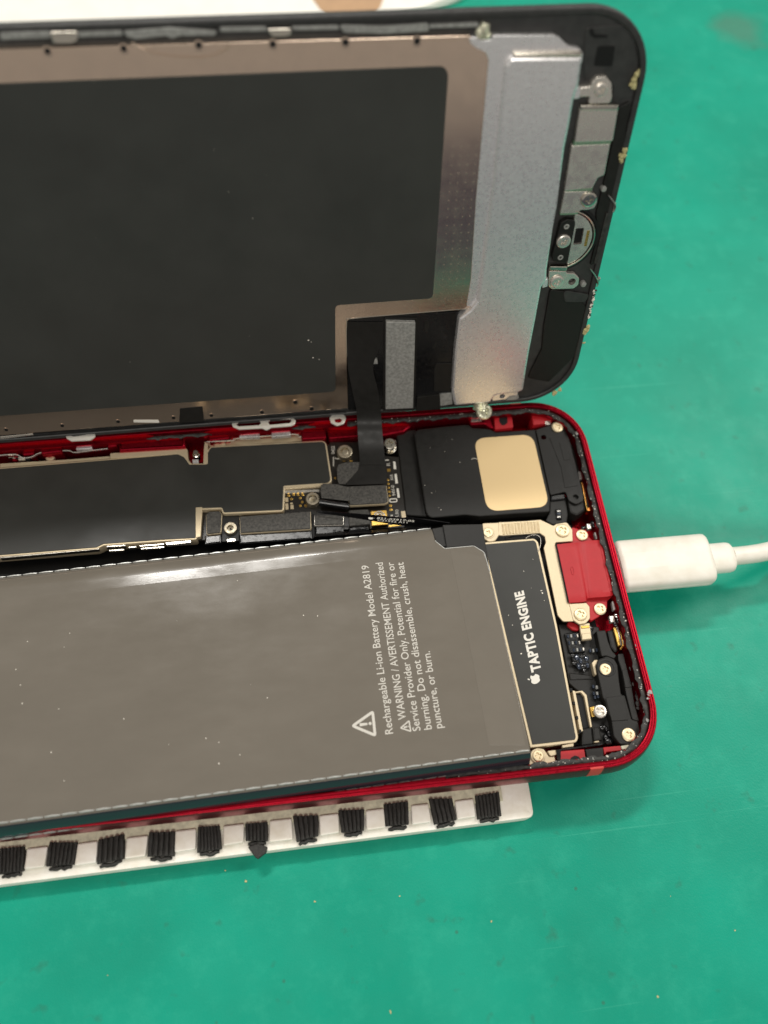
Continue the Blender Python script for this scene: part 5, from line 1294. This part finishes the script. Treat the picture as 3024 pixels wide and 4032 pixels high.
# ================================================================== dust and crumbs
def specks(name, fr, spots, h, rng, m, parent, seed):
    rr = random.Random(seed); V, Fc = [], []
    for x, y in spots:
        v2, f2 = lump_vf((x, y, h), rr.uniform(*rng), 0.4, seed=rr.random(), n=6, m_=3, wob=0.5)
        b = len(V); V += v2; Fc += [tuple(q + b for q in f) for f in f2]
    o = mk(name, (V, Fc), m, parent)
    return tag(o, kind='stuff')
rr = random.Random(11)
Q = Z(0, 2100, 1300)
specks('dust', BF, P(BF, Q, [(1193, 238), (350, 502), (138, 543), (322, 572), (890, 440), (103, 762), (112, 855), (295, 882), (622, 932), (1343, 827), (1035, 1030), (1100, 1050), (848, 1062), (1205, 1112), (1100, 1157), (258, 1100), (322, 1243), (1525, 412), (1595, 415), (1260, 760), (80, 684)], BT), BT + .02, (0.05, 0.12), 'dust', BATT, 3)
specks('dust', PH, P(PH, zN, [(1355, 80), (1300, 150), (1345, 250), (1405, 265), (1410, 280), (1422, 325), (1210, 412), (1233, 470), (1285, 640), (855, 357), (1125, 375), (975, 497)], TZ), TZ + .06, (0.06, 0.14), 'dust', hap, 4)
specks('dust', PH, [(x + rr.uniform(-.5, .3), y + rr.uniform(-.4, .4)) for x, y in side_points(1.6)[60:] for _ in range(1) if rr.random() < .6], -0.46, (0.03, 0.1), 'dust', PHONE, 5)
specks('dust', PH, [(x + rr.uniform(-.5, .5), y + rr.uniform(-.4, .4)) for x, y in side_points(1.6)[:60] for _ in range(1) if rr.random() < .5], -0.46, (0.03, 0.08), 'dust', PHONE, 6)
specks('dust', PH, P(PH, zI, [(210, 745), (225, 760), (165, 650), (190, 640), (400, 885), (155, 355), (250, 380), (300, 300), (350, 450), (120, 600)], SZ), SZ + 0.08, (0.04, 0.1), 'dust', spk, 7)
specks('dust', DS, D(zE, [(35, 340), (45, 425), (78, 435), (310, 465), (375, 600), (20, 330)], HF), HF + .05, (0.08, 0.2), 'dust', DISP, 8)
specks('dust', DS, [(rr.uniform(-100, -50), rr.uniform(4, 60)) for _ in range(10)], HF + .02, (0.02, 0.05), 'dust', DISP, 9)
mk('lint', tube_vf(smooth_path([P1(PH, zI, u, v, SZ + 0.12) for u, v in ((425, 430), (438, 422), (450, 424), (462, 428))], 4), 0.05, 5), 'dust', spk)
cr = []
for z, u, v, r in ((Z(0, 3400, 2100), 765, 55, 9), (Z(0, 3400, 2100), 980, 118, 6), (Z(0, 3400, 2100), 1243, 102, 5), (Z(0, 3400, 2100), 1528, 180, 6), (Z(0, 3400, 2100), 335, 348, 5), (Z(0, 3400, 2100), 1215, 462, 8), (Z(2100, 2900, 924), 878, 1838, 14), (Z(2100, 2900, 924), 1425, 1370, 12), (Z(0, 3400, 2100), 700, 22, 5), (Z(2100, 2900, 924), 970, 1128, 6)):
    c = TB.loc(*z(u, v), 0); cr.append((c.x, c.y, 0.5 * rad(TB, z, u, v, r, 0)))
V, Fc = [], []
for k, (x, y, r) in enumerate(cr):
    v2, f2 = lump_vf((x, y, r * 0.2), r, 0.3, seed=400 + k, n=7, m_=4, wob=0.5)
    b = len(V); V += v2; Fc += [tuple(q + b for q in f) for f in f2]
tag(mk('crumbs', (V, Fc), 'crumb'), 'tiny pale crumbs scattered on the green mat', 'crumbs', kind='stuff')
